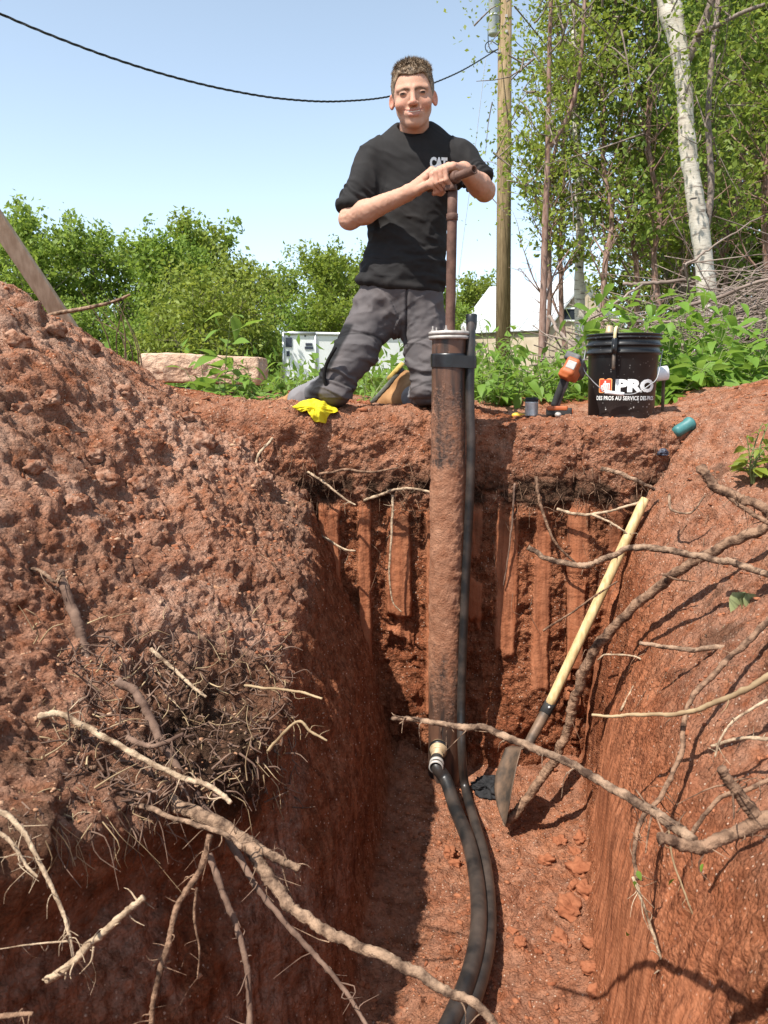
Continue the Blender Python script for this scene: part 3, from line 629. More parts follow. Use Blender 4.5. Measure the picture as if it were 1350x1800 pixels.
m = MB(); m.lathe([(0, -.02), (.034, -.02), (.034, .004), (.029, .008), (.029, .018), (.025, .022), (.0225, .022), (.0225, .05), (0, .05)], pf_, 28, Rf)
part('side_fitting', *m.out(), M['brass'], root)
m = MB(); m.lathe([(.0345, -.012), (.037, -.010), (.037, .003), (.0345, .005)], pf_, 28, Rf); part('gasket', *m.out(), M['tape'], root)

def floorp(px, py, r): 
    h = hit(px, py); p = np.array(h[0]); return p + np.array([0, 0, r])
def hose(name, pts, r, label, cat, mt, n=120, sides=16):
    Pp = catmull(pts, n); V, Fq = tube(Pp, r, sides); return thing(name, V, Fq, M[mt], label, cat)
r1 = .0235; e0 = pf_ + dirf * .03
hp = [e0, e0 + dirf * .05 + np.array([.003, 0, -.018]), np.array(W(784, 1372, 2.70))] + [WZ(a, b, -1.36 + .012) for a, b in ((800, 1420), (822, 1475), (836, 1535), (842, 1600), (838, 1660), (822, 1725), (795, 1790), (765, 1850))]
h1 = hose('water_hose', hp, r1, 'black poly water line running from brass casing fitting along the trench floor', 'hose', 'blackplastic')
m = MB()
for k, s in ((.045, 1.14), (.062, 1.14)):
    c = e0 + dirf * k + np.array([.002, 0, -.010 * (k / .05)]); m.lathe([(r1 * s - .004, -.006), (r1 * s, -.005), (r1 * s, .005), (r1 * s - .004, .006)], c, 20, Rf)
part('hose_clamp', *m.out(), M['castalu'], h1)
r2 = .0160
xw = lambda a, b, y: np.array(W(a, b, y))
hp = [xw(829, 556, 2.86), xw(827, 620, 2.84), xw(826, 700, 2.835), xw(828, 800, 2.83), xw(823, 930, 2.83), xw(816, 1080, 2.82), xw(811, 1230, 2.80), xw(812, 1320, 2.74), WZ(818, 1385, -1.37), WZ(836, 1450, -1.365), WZ(852, 1510, -1.365), WZ(860, 1580, -1.365), WZ(859, 1650, -1.365), WZ(846, 1715, -1.365), WZ(822, 1785, -1.365), WZ(795, 1850, -1.365)]
h2 = hose('cable_conduit', hp, [r2] * 60 + list(np.linspace(r2, .0215, 60)), 'black plastic conduit taped upright beside the casing, curving across the floor', 'conduit', 'blackplastic')
m = MB(); t0 = xw(829, 556, 2.86); m.lathe([(0, .004), (r2 + .0006, .004), (r2 + .004, .0), (r2 + .0035, -.03), (r2 + .001, -.05)], t0 + np.array([0, 0, .004]), 18); part('taped_end', *m.out(), M['tape'], h2)

# T-handled drop pipe held by the man
TEE = xw(796, 318, 2.865)
HL, HR = xw(753, 331, 2.945), xw(834, 298, 2.775)
root = empty('t_handle_pipe', (TEE[0], TEE[1], cas_z1 - .15), 'rusty steel drop pipe with T handle standing in the well casing', 'pipe')
m = MB(); pb = np.array([CASX + .002, CASY + .012, cas_z1 - .1]); ptop = TEE - np.array([0, 0, .03]); m.tube(catmull([pb, (pb + ptop) / 2, ptop], 12), .0172, 16); part('riser', *m.out(), M['steel_rust'], root)
cj = pb + (ptop - pb) * ((float(W(796, 382, 2.87)[2]) - pb[2]) / (ptop[2] - pb[2]))
m = MB(); m.lathe([(.017, -.012), (.0205, -.010), (.0195, -.003), (.0212, .001), (.0195, .004), (.0205, .010), (.017, .012)], cj, 18); part('coupling', *m.out(), M['steel_rust'], root)
ax = (HR - HL) / np.linalg.norm(HR - HL); Ra = np.array(Vector(ax).to_track_quat('Z', 'Y').to_matrix()); L = np.linalg.norm(HR - HL)
m = MB(); m.lathe([(.0095, .04), (.0095, L - .001), (.0142, L), (.0142, 0), (0, 0)], HL, 22, Ra); part('handle', *m.out(), M['steel_rust'], root)
tc = HL + ax * ((TEE - HL) @ ax); m = MB(); m.lathe([(.0142, -.032), (.021, -.030), (.021, -.020), (.0185, -.018), (.0185, .018), (.021, .020), (.021, .030), (.0142, .032)], tc, 22, Ra)
m.lathe([(.0172, -.040), (.0215, -.038), (.0215, -.024), (.0185, -.022), (.0185, .0)], tc, 22); part('tee', *m.out(), M['steel_rust'], root)

# ------------------------------------------------------------------ the man
SKIN = np.array([.47, .262, .180])
HC = xw(726, 169, 3.10)                                            # middle of the head at eye level
Rh = rot('Z', -3) @ rot('X', 11) @ rot('Y', -4)                     # local -> world; local -y is the face
hs = 1.0
def to_head(P): return ((P - HC.astype(np.float32)) @ Rh.astype(np.float32)) / hs
def head_sdf(Q):
    Qm = Q.copy(); Qm[:, 0] = np.abs(Qm[:, 0])                     # mirrored
    d = ell(Q, (0, .010, .022), (.0745, .094, .078))
    d = smin(d, ell(Q, (0, -.026, -.030), (.0590, .060, .078)), .03)
    d = smin(d, cone(Qm, (.040, .004, -.052), (.014, -.062, -.092), .018, .014), .03)
    d = smin(d, ell(Q, (0, -.073, -.0955), (.018, .016, .0150)), .022)
    d = smin(d, ell(Qm, (.042, -.057, -.034), (.024, .023, .020)), .018)
    d = smin(d, cone(Qm, (.010, -.083, .0150), (.050, -.063, .0150), .0078, .0068), .014)
    d = smax(d, -ell(Qm, (.0315, -.097, .001), (.019, .016, .0115)), .012)
    d = smin(d, ell(Qm, (.0315, -.0745, -.0005), (.0150, .0120, .0085)), .005)
    d = smin(d, cone(Q, (0, -.083, .010), (0, -.104, -.031), .0080, .0105), .010)
    d = smin(d, ell(Q, (0, -.105, -.034), (.0115, .010, .0090)), .006)
    d = smin(d, ell(Qm, (.0130, -.095, -.036), (.0078, .0105, .0078)), .006)
    d = smax(d, -ell(Qm, (.0068, -.101, -.0440), (.0038, .005, .003)), .003)
    d = smin(d, ell(Q, (0, -.076, -.063), (.032, .016, .019)), .014)
    d = smin(d, chain(Qm, [(0, -.0930, -.0570), (.014, -.0905, -.0560), (.031, -.0750, -.0520)], [.0042, .0042, .0020], .004), .006)
    d = smin(d, chain(Qm, [(0, -.0925, -.0715), (.013, -.0900, -.0700), (.029, -.0745, -.0550)], [.0058, .0054, .0020], .004), .006)
    d = smax(d, -chain(Qm, [(0, -.0985, -.0635), (.016, -.0945, -.0615), (.0345, -.0765, -.0520)], [.0036, .0032, .0014], .002), .0022)
    d = smax(d, -chain(Qm, [(.019, -.094, -.038), (.033, -.0855, -.050), (.036, -.079, -.060)], [.0022, .0026, .0016], .002), .006)   # smile crease
    d = smax(d, -cone(Qm, (.0205, -.0905, -.0020), (.0425, -.0815, -.0012), .0026, .0020), .0025)     # squinting eye slit
    # ears
    E = (Qm - np.array([.0785, .014, -.012], np.float32)) @ rot('Z', -36).astype(np.float32) @ rot('X', 8).astype(np.float32)
    e = ell(E, (0, 0, 0), (.0075, .0165, .0265)); e = smax(e, -ell(E, (.007, -.002, .003), (.0068, .0105, .018)), .005)
    d = smin(d, e, .008)
    return d * hs
NB = xw(727, 236, 3.19)
SL, SR = xw(657, 281, 3.19), xw(811, 279, 3.19)
EL, WLp = xw(614, 385, 3.10), xw(716, 340, 2.985)
ER, WRp = xw(852, 335, 3.12), xw(816, 299, 2.955)
up_ = np.array([0, 0, 1.0]); n1 = up_ - ax * ax[2]; n1 /= np.linalg.norm(n1); n2 = np.cross(ax, n1)
if n2[1] > 0: n2 = -n2                                              # n2 points to the camera
def ring(t, ang, r): a = math.radians(ang); return HL + ax * t + (n1 * math.cos(a) + n2 * math.sin(a)) * r
tR = (tc - HL) @ ax
# his left hand (right in the picture): four fingers folded over the front of the handle
fingR = []
for k, (dt, mr, fr) in enumerate(((-.062, .0445, 1.0), (-.0405, .047, 1.02), (-.019, .0455, 1.0), (.0015, .0415, .92))):
    t = tR + dt + .006
    pts_ = [ring(t + .010, -52, .046), ring(t, -6, mr), ring(t - .003, 48, .0405), ring(t - .003, 105, .0285), ring(t - .002, 165, .0245)]
    fingR.append((pts_, [.0105 * fr, .0118 * fr, .0104 * fr, .0094 * fr, .0080 * fr]))
palmR = [fingR[k][0][1] for k in range(4)]
thR = [WRp + (palmR[0] - WRp) * .30 - n2 * .012 - up_ * .012, ring(tR - .050, -95, .034), ring(tR - .066, -150, .027), ring(tR - .070, 165, .026)]
# his right hand (left in the picture): palm on the front of the handle end, fingers over the top
KL = xw(757, 302, 2.925)
fingL = []
for k, (px_, py_, y_) in enumerate(((763, 301, 2.925), (757, 306, 2.92), (752, 313, 2.92), (747, 321, 2.925))):
    k0 = xw(px_ - 4, py_, y_); t = max(.012, .055 - .016 * k)
    fingL.append(([k0 + (WLp - k0) * .35, k0, ring(t, -20, .037), ring(t, -75, .028), ring(t, -140, .0245)], [.0115, .0118, .0102, .0092, .008]))
thL = [WLp + (KL - WLp) * .30 + np.array([.010, -.022, -.016]), xw(752, 325, 2.895), xw(767, 319, 2.885), xw(775, 312, 2.885)]
def body_sdf(P):
    d = head_sdf(to_head(P))
    nk = Rh @ np.array([0, .028, -.075]) * hs + HC
    d = smin(d, cone(P, nk, NB + np.array([0, .02, -.03]), .054, .058), .012)
    d = smin(d, ell(P, xw(724, 325, 3.22), (.135, .080, .16)), .05)
    for s in (SL, SR): d = smin(d, cone(P, NB + np.array([0, .02, -.07]), s + np.array([0, .01, 0]), .05, .05), .03)
    d = smin(d, cone(P, SL, EL, .044, .036), .02); d = smin(d, cone(P, SR, ER, .044, .036), .02)
    for E, Wp in ((EL, WLp), (ER, WRp)):
        mid = E + (Wp - E) * .28
        d = smin(d, cone(P, E, mid, .0355, .0395), .02); d = smin(d, cone(P, mid, Wp, .0395, .0265), .02)
    for fing, Wp, th in ((fingR, WRp, thR), (fingL, WLp, thL)):
        hnd = None
        for k in range(4):
            pts_, rs_ = fing[k]
            b = cone(P, Wp + (pts_[1] - Wp) * .12, pts_[1], .0190, .0132); hnd = b if hnd is None else smin(hnd, b, .010)
        hnd = smin(hnd, cone(P, Wp, th[0], .022, .018), .012)
        t = chain(P, th, [.0165, .0135, .0115, .0095], .004)
        f4 = None
        for k in range(4):
            c = chain(P, fing[k][0][1:], fing[k][1][1:], .003); f4 = c if f4 is None else np.minimum(f4, c)
        hnd = smin(hnd, t, .005); hnd = smin(hnd, f4, .004)
        for k in range(4): hnd = smin(hnd, np.linalg.norm(P - (fing[k][0][1] + up_ * .002).astype(np.float32), axis=1) - .0118, .005)
        d = smin(d, hnd, .012)
    return d
V, Fq = sdf_mesh(body_sdf, (-.19, 2.76, .40), (.46, 3.36, 1.37), .0027)
man = empty('person', (float(W(690, 720, 3.2)[0]), 3.2, .01), 'man in black long-sleeved top and grey work trousers kneeling, both hands on T handle', 'person')
Q = to_head(V.astype(np.float32)); Qm = Q.copy(); Qm[:, 0] = np.abs(Qm[:, 0])
col = np.repeat(SKIN[None], len(V), 0)
def tint(d, w, c, a=1.0):
    global col
    k = (a * np.clip(1 - d / w, 0, 1))[:, None]; k = k * k * (3 - 2 * k); col = col * (1 - k) + np.array(c) * k
onhead = Q[:, 2] > -.14
big = np.where(onhead, 0, 1.0)
tint(ell(Qm, (.043, -.068, -.036), (.014, .02, .014)) + big, .022, (.52, .235, .165), .5)
tint(ell(Q, (0, -.105, -.032), (.010, .012, .014)) + big, .014, (.56, .25, .18), .55)
tint(chain(Qm, [(0, -.096, -.0585), (.014, -.0935, -.0575), (.031, -.077, -.0522)], [.003, .003, .001]) + big, .005, (.40, .165, .130), .7)
tint(chain(Qm, [(0, -.096, -.0712), (.013, -.0935, -.0697), (.029, -.077, -.0555)], [.004, .004, .001]) + big, .005, (.44, .185, .145), .7)
tint(chain(Qm, [(.0120, -.092, .0085), (.030, -.088, .0118), (.048, -.069, .0085)], [.0030, .0032, .0014]) + big, .0045, (.14, .085, .055), .85)
tint(cone(Qm, (.0190, -.093, -.0016), (.0435, -.082, -.0010), .0030, .0022) + big, .0048, (.045, .028, .022), 1.0)
tint(ell(Qm, (.079, .014, -.012), (.006, .018, .03)) + big, .012, (.60, .25, .18), .6)
tint(np.abs(Q[:, 2] + .085) * .8 + np.maximum(Q[:, 1] + .03, 0) + big, .035, (.43, .27, .20), .35)
# hands and forearm backs a little redder and dusty
hd = np.minimum(np.linalg.norm(V - ring(tR - .03, 20, .03), axis=1), np.linalg.norm(V - KL, axis=1)); k = np.clip(1 - hd / .11, 0, 1)[:, None]
col = col * (1 - .55 * k) + np.array((.53, .27, .19)) * .55 * k
for fing in (fingR, fingL):
    for pts_, rs_ in fing:
        for q in pts_[1:3]: tint(np.linalg.norm(V - q, axis=1) - rs_[1] * .6, .012, (.52, .25, .175), .4)
        tint(np.linalg.norm(V - pts_[-1], axis=1) - rs_[-1] * .8, .010, (.58, .30, .23), .6)
Nb_ = vnormals(V, Fq); arm_ = np.where(onhead & (np.linalg.norm(V - HC, axis=1) < .2), 0, 1.0); V = V + Nb_ * (arm_ * (.0016 * fbm(V, 17, 3, .5, 350) + .0012 * (1 - 2 * np.abs(fbm(V, 45, 2, .5, 351)))))[:, None]
me = mesh_from('body', V - np.array(man.location), Fq); vcol(me, 'col', col)
M['skin'] = attr_material('skin', .60, .25, 220, .0012, .22, .12, amp=.07)
body = obj('body', me, M['skin'], man)
# eyes and teeth
M['eye'] = simple('eye_dark', (.022, .018, .016), (.05, .04, .035), 90, .6, spec=.2); M['teeth'] = simple('teeth', (.66, .60, .52), (.70, .64, .56), 20, .35)
for s in (-1, 1):
    mb = MB(); mb.add(I1[0] * np.array([.0120, .0090, .0040]) , I1[1]); V_, F_ = mb.out(); V_ = (V_ + np.array([s * .0318, -.0765, -.001])) * hs @ Rh.T + HC; part('eye', V_, F_, M['eye'], body)
tp = np.array([[x, -.0935 + 14 * x * x, -.0612 + 6.0 * x * x] for x in np.linspace(-.021, .021, 9)]) * hs @ Rh.T + HC
part('teeth', *tube(tp, .0022, 6), M['teeth'], body)
# hair: short on the sides, swept up on top
def hair_sdf(P):
    Q = to_head(P); d = ell(Q, (0, .013, .026), (.0762, .0955, .0785)); az = Q[:, 1]
    top = sstep(.045, .10, Q[:, 2]); thick = .0028 + .012 * top * (.75 + .25 * sstep(.05, -.05, az))
    d = d - thick + .004 * top * vnoise(P * 90, 5) + .0025 * vnoise(P * 170, 6) * (.3 + top)
    hl = .063 - .005 * np.cos(Q[:, 0] * 55) - .082 * sstep(-.056, -.030, az) - .25 * np.maximum(az, 0)
    return np.maximum(np.maximum(d, (hl - Q[:, 2]) * .8), -(Q[:, 2] + .06)) * hs
lo = HC - .15; hi = HC + .17
V, Fq = sdf_mesh(hair_sdf, lo, hi, .0028)
M['hair'] = simple('brown_hair', (.085, .056, .033), (.26, .18, .11), 60, .62, .5, 200, .003, .35, lo=.4, hi=.62)
hair = part('hair', V, Fq, M['hair'], man)
g = np.random.default_rng(5); Vn = vnormals(V, Fq); Ql = to_head(V.astype(np.float32)); tops = np.where(Ql[:, 2] > .035)[0]
pick = g.choice(tops, 5200); base = V[pick]; nn = Vn[pick]; tl = sstep(.055, .105, Ql[pick][:, 2])
dirw = (nn + .45 * g.normal(size=nn.shape) + (Rh @ np.array([.25, -.10, .55]))[None] * tl[:, None]); dirw /= np.linalg.norm(dirw, axis=1)[:, None]
ln = (.003 + .012 * tl * g.uniform(.5, 1.2, len(tl)))[:, None]; sd = np.cross(dirw, g.normal(size=nn.shape)); sd /= np.linalg.norm(sd, axis=1)[:, None]; wd = .0013
T = np.stack([base - nn * .003 - sd * wd, base - nn * .003 + sd * wd, base + dirw * ln], 1).reshape(-1, 3)
part('hair_strands', T - 0, np.arange(len(T)).reshape(-1, 3), M['hair'], hair, False)
# shirt
hemL, hemR = xw(626, 490, 3.10), xw(786, 514, 3.10)
hn = np.cross(hemR - hemL, np.array([0, 1.0, .12])); hn /= np.linalg.norm(hn); hn = hn if hn[2] > 0 else -hn
sEL, sER = xw(615, 370, 3.105), xw(847, 320, 3.13)
aL = (sEL - SL) / np.linalg.norm(sEL - SL); aR = (sER - SR) / np.linalg.norm(sER - SR)
def shirt_sdf(P):
    d = ell(P, xw(729, 300, 3.21), (.176, .116, .185))
    d = smin(d, ell(P, xw(716, 410, 3.21), (.146, .110, .20)), .08)
    d = smin(d, ell(P, xw(707, 492, 3.22), (.168, .122, .12)), .07)
    for s in (SL, SR):
        d = smin(d, cone(P, NB + np.array([0, .02, -.082]), s + np.array([0, .012, -.004]), .054, .058), .05)
    d = smax(d, -((P - (hemL + hemR).astype(np.float32) / 2) @ hn.astype(np.float32)), .012)
    for S_, e_, a_ in ((SL, sEL, aL), (SR, sER, aR)):
        s = cone(P, S_ + np.array([0, 0, -.004]), e_, .057, .049)
        s = smax(s, (P - e_.astype(np.float32)) @ a_.astype(np.float32), .010); d = smin(d, s, .05)
    nk = cone(P, NB + np.array([0, -.012, -.012]), NB + np.array([0, -.02, .12]), .0575, .0575)
    return smax(d, -nk, .018)
V, Fq = sdf_mesh(shirt_sdf, (-.22, 2.98, .40), (.48, 3.44, 1.12), .0042)
N_ = vnormals(V, Fq)
def along(a, b): 
    v = b - a; return ((V - a) @ v) / (v @ v)
tl_, tr_ = along(SL, sEL), along(SR, sER); nearL = np.linalg.norm(V - (SL + np.clip(tl_, 0, 1)[:, None] * (sEL - SL)), axis=1) < .085; nearR = np.linalg.norm(V - (SR + np.clip(tr_, 0, 1)[:, None] * (sER - SR)), axis=1) < .085
zrel = (V - (hemL + hemR) / 2) @ hn
wv = .02 * fbm(V, 6, 2, .5, 301)
disp = .008 * fbm(V, (7, 7, 7), 3, .5, 302) + .0065 * (.35 - np.abs(fbm(V @ rot('Y', 35), (4, 6, 15), 3, .5, 311)) * 1.6)
low = np.exp(-(zrel / .16) ** 2); disp += low * .013 * (1 - np.abs(fbm(V + np.stack([wv, wv, wv * 2], 1), (5, 5, 17), 3, .55, 303)) * 2.2)
rump = np.exp(-((zrel - .17) / .12) ** 2); disp += rump * .012 * (1 - np.abs(fbm(V, (9, 6, 13), 3, .5, 304)) * 2)
for tt, nr in ((tl_, nearL), (tr_, nearR)):
    fold = sstep(.45, .85, tt) * (1 - sstep(.86, .99, tt)) * nr; disp += fold * (.0050 * np.sin(tt * 34 + 9 * fbm(V, 12, 2, .5, 305)) + .001)
    disp += nr * .006 * (1 - 2 * np.abs(fbm(V, (14, 10, 6), 2, .5, 306)))
disp += .0075 * np.exp(-((zrel + .0) / .012) ** 2)
V = V + N_ * disp[:, None]
colr = np.repeat(np.array([[.0210, .0195, .0192]]), len(V), 0); dust = sstep(.05, .5, fbm(V, 5, 4, .6, 310))[:, None] * .35; colr = colr * (1 - dust) + np.array([.042, .033, .029]) * dust
me = mesh_from('shirt', V - np.array(man.location), Fq); vcol(me, 'col', colr)
M['shirt'] = attr_material('black_cotton', .88, .30, 420, .0012, .18, amp=.25)
shirt = obj('shirt', me, M['shirt'], man)
cl = []
for k in range(40):
    a = k / 40 * 2 * math.pi; cl.append(NB + np.array([(.0600) * math.cos(a), -.006 + .060 * math.sin(a), -.012 + .016 * math.sin(a) + .012 * math.cos(a) ** 2]))
V, Fq = tube(np.array(cl + cl[:2]), .0072, 8, cap=False); V[:, 2] += (V[:, 2] - np.repeat(np.array(cl + cl[:2])[:, 2], 8)) * .7
mcl = simple('black_rib_collar', (.010, .0095, .0095), (.016, .015, .015), 40, .9, .4, 300, .001, .15)
part('collar', V, Fq, mcl, shirt)
shirt_bvh = BVHTree.FromObject(shirt, bpy.context.evaluated_depsgraph_get())
def text_mesh(txt, size, off=0.0, spacing=1.0):
    cu = bpy.data.curves.new('t', 'FONT'); cu.body = txt; cu.size = size; cu.offset = off; cu.space_character = spacing; cu.resolution_u = 3
    o = bpy.data.objects.new('t', cu); C.objects.link(o); dg = bpy.context.evaluated_depsgraph_get()
    me = bpy.data.meshes.new_from_object(o.evaluated_get(dg)); bpy.data.objects.remove(o); bpy.data.curves.remove(cu)
    import bmesh
    bm = bmesh.new(); bm.from_mesh(me); bmesh.ops.triangulate(bm, faces=bm.faces[:])
    for _ in range(2):
        es = [e for e in bm.edges if e.calc_length() > size * .22]
        if es: bmesh.ops.subdivide_edges(bm, edges=es, cuts=1); bmesh.ops.triangulate(bm, faces=bm.faces[:])
    V = np.array([v.co[:] for v in bm.verts]); Fq = [tuple(v.index for v in f.verts) for f in bm.faces]; bm.free(); bpy.data.meshes.remove(me); return V, Fq
V, Fq = text_mesh('CAT', .046, .0028, .93); V = V - (V.max(0) + V.min(0)) / 2; V[:, 0] *= .066 / np.ptp(V[:, 0]); V[:, 1] *= .042 / np.ptp(V[:, 1])
lc = xw(773, 279, 3.05); out = []
for v in V:
    p = lc + np.array([v[0], -.3, v[1] + v[0] * .03]); h = shirt_bvh.ray_cast(Vector(p - np.array(man.location)), Vector((0, 1, 0)))
    out.append((np.array(h[0]) + np.array(man.location) + np.array([0, -.0022, 0])) if h[0] is not None else p + np.array([0, .35, 0]))
M['print'] = simple('white_print', (.74, .74, .72), (.80, .80, .78), 30, .7)
part('chest_print', out, Fq, M['print'], shirt, False)
# trousers
HPL, HPR = xw(662, 548, 3.23), xw(742, 556, 3.23)
KNL, KNR = xw(587, 686, 3.10), xw(756, 690, 3.11)
ANL, ANR = xw(528, 704, 3.42), xw(730, 699, 3.37)
def trouser_sdf(P):
    d = ell(P, xw(706, 530, 3.23), (.158, .118, .125)); d = smin(d, ell(P, xw(705, 500, 3.22), (.155, .108, .10)), .04)
    for H, Kn, r0, r1_, An in ((HPL, KNL, .092, .060, ANL), (HPR, KNR, .088, .058, ANR)):
        mid = H + (Kn - H) * .5
        t = smin(cone(P, H, mid, r0, r0 * .90), cone(P, mid, Kn, r0 * .90, r1_), .03)
        d = smin(d, t, .035); d = smin(d, cone(P, Kn + np.array([0, .01, .005]), An, r1_ * .98, .058), .03)
    return d
V, Fq = sdf_mesh(trouser_sdf, (-.42, 2.96, -.09), (.30, 3.54, .52), .0045)
N_ = vnormals(V, Fq)
disp = .008 * fbm(V, (7, 7, 7), 3, .5, 321) + .007 * (.35 - np.abs(fbm(V @ rot('Y', -30), (5, 6, 13), 3, .55, 325)) * 1.6)
for H, Kn in ((HPL, KNL), (HPR, KNR)):
    v = Kn - H; t = ((V - H) @ v) / (v @ v); nr = np.linalg.norm(V - (H + np.clip(t, 0, 1)[:, None] * v), axis=1) < .13
    disp += nr * (sstep(.5, 1.0, t) * .015 * (1 - 2 * np.abs(fbm(V, (5, 5, 16), 3, .5, 322))) + np.exp(-((t - .12) / .2) ** 2) * .013 * (1 - 2 * np.abs(fbm(V, (12, 8, 12), 3, .5, 323))))
    disp -= nr * .004 * np.exp(-((t - .42 + .1 * fbm(V, 4, 1, .5, 7)) / .014) ** 2)
fly = np.exp(-((V[:, 0] - float(W(715, 540, 3.1)[0])) / .004) ** 2) * (V[:, 1] < 3.2) * (V[:, 2] > .25); disp -= .004 * fly
seam = np.zeros(len(V))
for H, Kn in ((HPL, KNL), (HPR, KNR)):
    v = Kn - H; t = ((V - H) @ v) / (v @ v); nr = np.linalg.norm(V - (H + np.clip(t, 0, 1)[:, None] * v), axis=1) < .13
    rel = V - H - t[:, None] * v
    seam = np.maximum(seam, nr * np.maximum(np.exp(-((t - .40 + 1.2 * rel[:, 0]) / .016) ** 2), np.exp(-((t - .95 + .5 * rel[:, 0]) / .014) ** 2)))
    cr_ = fbm(V @ rot('Y', 18) + .02 * fbm(V, 9, 2, .5, 3)[:, None], (5, 5, 26), 2, .5, 327); disp += nr * .010 * sstep(.25, .6, t) * (.5 - np.minimum(np.abs(cr_) * 3.2, 1))
seam = np.maximum(seam, fly); disp -= .003 * seam
disp = np.where(V[:, 2] < .06, np.minimum(disp, .004), disp)
V = V + N_ * disp[:, None]; V[:, 2] = np.maximum(V[:, 2], -.015 + .01 * fbm(V, 20, 2, .5, 8))
base_c = np.array([.088, .078, .078]); colr = np.repeat(base_c[None], len(V), 0)
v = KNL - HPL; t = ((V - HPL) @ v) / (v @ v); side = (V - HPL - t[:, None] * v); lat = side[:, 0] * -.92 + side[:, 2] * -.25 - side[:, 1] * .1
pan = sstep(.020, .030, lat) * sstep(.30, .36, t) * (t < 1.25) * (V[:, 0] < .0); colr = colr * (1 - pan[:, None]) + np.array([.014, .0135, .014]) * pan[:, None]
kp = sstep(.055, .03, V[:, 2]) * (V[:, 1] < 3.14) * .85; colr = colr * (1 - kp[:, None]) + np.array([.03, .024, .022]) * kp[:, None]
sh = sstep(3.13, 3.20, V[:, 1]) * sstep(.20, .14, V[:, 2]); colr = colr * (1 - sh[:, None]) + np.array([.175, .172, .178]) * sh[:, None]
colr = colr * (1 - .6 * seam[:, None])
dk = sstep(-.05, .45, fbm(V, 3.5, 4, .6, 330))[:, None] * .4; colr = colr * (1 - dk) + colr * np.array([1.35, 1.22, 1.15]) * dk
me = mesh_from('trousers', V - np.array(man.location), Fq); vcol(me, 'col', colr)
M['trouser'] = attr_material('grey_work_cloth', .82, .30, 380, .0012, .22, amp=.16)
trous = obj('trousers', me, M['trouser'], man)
# hanging strap loop of the tool pocket and belt edge
part('pocket_strap', *tube(catmull([xw(590, 610, 3.02), xw(574, 640, 3.04), xw(570, 665, 3.05), xw(578, 690, 3.06)], 10), .007, 6), mcl, trous)
# boots
M['leather'] = simple('tan_nubuck', (.25, .125, .050), (.38, .21, .095), 14, .8, .3, 90, .002, .2); M['sole'] = simple('boot_sole', (.06, .065, .055), (.15, .15, .12), 12, .85, .4, 60, .004)
M['soleyellow'] = simple('yellow_heel', (.42, .29, .07), (.55, .40, .13), 12, .8)
toe, heel, ank = xw(672, 706, 3.52), xw(706, 668, 3.50), ANR + np.array([-.005, .03, .01])
sol_n = np.cross(heel - toe, np.array([0, 1.0, 0])); sol_n /= np.linalg.norm(sol_n); sol_n = sol_n if sol_n[0] < 0 else -sol_n
br = empty('boot', ank, None, None); br.parent = man; br.location = tuple(ank - np.array(man.location))
def boot_up(P): 
    d = cone(P, toe, heel, .038, .045); d = smin(d, cone(P, heel - sol_n * .02, ank, .045, .052), .03); d = smin(d, cone(P, toe - sol_n * .01, ank, .034, .045), .03)
    return smax(d, (P - toe.astype(np.float32)) @ sol_n.astype(np.float32) - .024, .006)
bb = np.array(man.location)
def bpart(name, V, Fq, m): o = obj(name, mesh_from(name, np.asarray(V) - ank, Fq), m, br); return o
c_ = (toe + heel + ank) / 3; V, Fq = sdf_mesh(boot_up, c_ - .2, c_ + .2, .005); bpart('upper', V, Fq, M['leather'])
def boot_sole(P):
    q = (P - toe.astype(np.float32)) @ sol_n.astype(np.float32); d = cone(P, toe + sol_n * .026, heel + sol_n * .026, .040, .043)
    return np.maximum(d, np.abs(q - .030) - .010)
V, Fq = sdf_mesh(boot_sole, c_ - .2, c_ + .2, .005); bpart('sole', V, Fq, M['sole'])
V, Fq = sdf_mesh(lambda P: np.maximum(cone(P, heel + sol_n * .035, heel + sol_n * .036 + (heel - toe) * .12, .042, .045), np.abs((P - toe.astype(np.float32)) @ sol_n.astype(np.float32) - .045) - .010), c_ - .2, c_ + .2, .005); bpart('heel_block', V, Fq, M['soleyellow'])
ank2 = ANL + np.array([-.005, .02, 0]); toe2 = xw(486, 716, 3.62); br2 = empty('boot', ank2, None, None); br2.parent = man; br2.location = tuple(ank2 - bb)
c_ = (toe2 + ank2) / 2; V, Fq = sdf_mesh(lambda P: smin(cone(P, ank2, toe2 + np.array([.05, -.04, .0]), .052, .046), cone(P, toe2 + np.array([.05, -.04, 0]), toe2, .046, .034), .02), c_ - .24, c_ + .24, .005)
obj('upper', mesh_from('upper', V - ank2, Fq), M['leather'], br2)
V, Fq = sdf_mesh(lambda P: np.maximum(cone(P, ank2 + np.array([-.01, .0, -.012]), toe2 + np.array([-.004, 0, -.010]), .054, .046), P[:, 2] - (ank2[2] - .030)), c_ - .24, c_ + .24, .005)
if len(V): obj('sole', mesh_from('sole', V - ank2, Fq), M['sole'], br2)
for o in (br, br2):
    for k in ('label', 'category', 'group'):
        if k in o: del o[k]

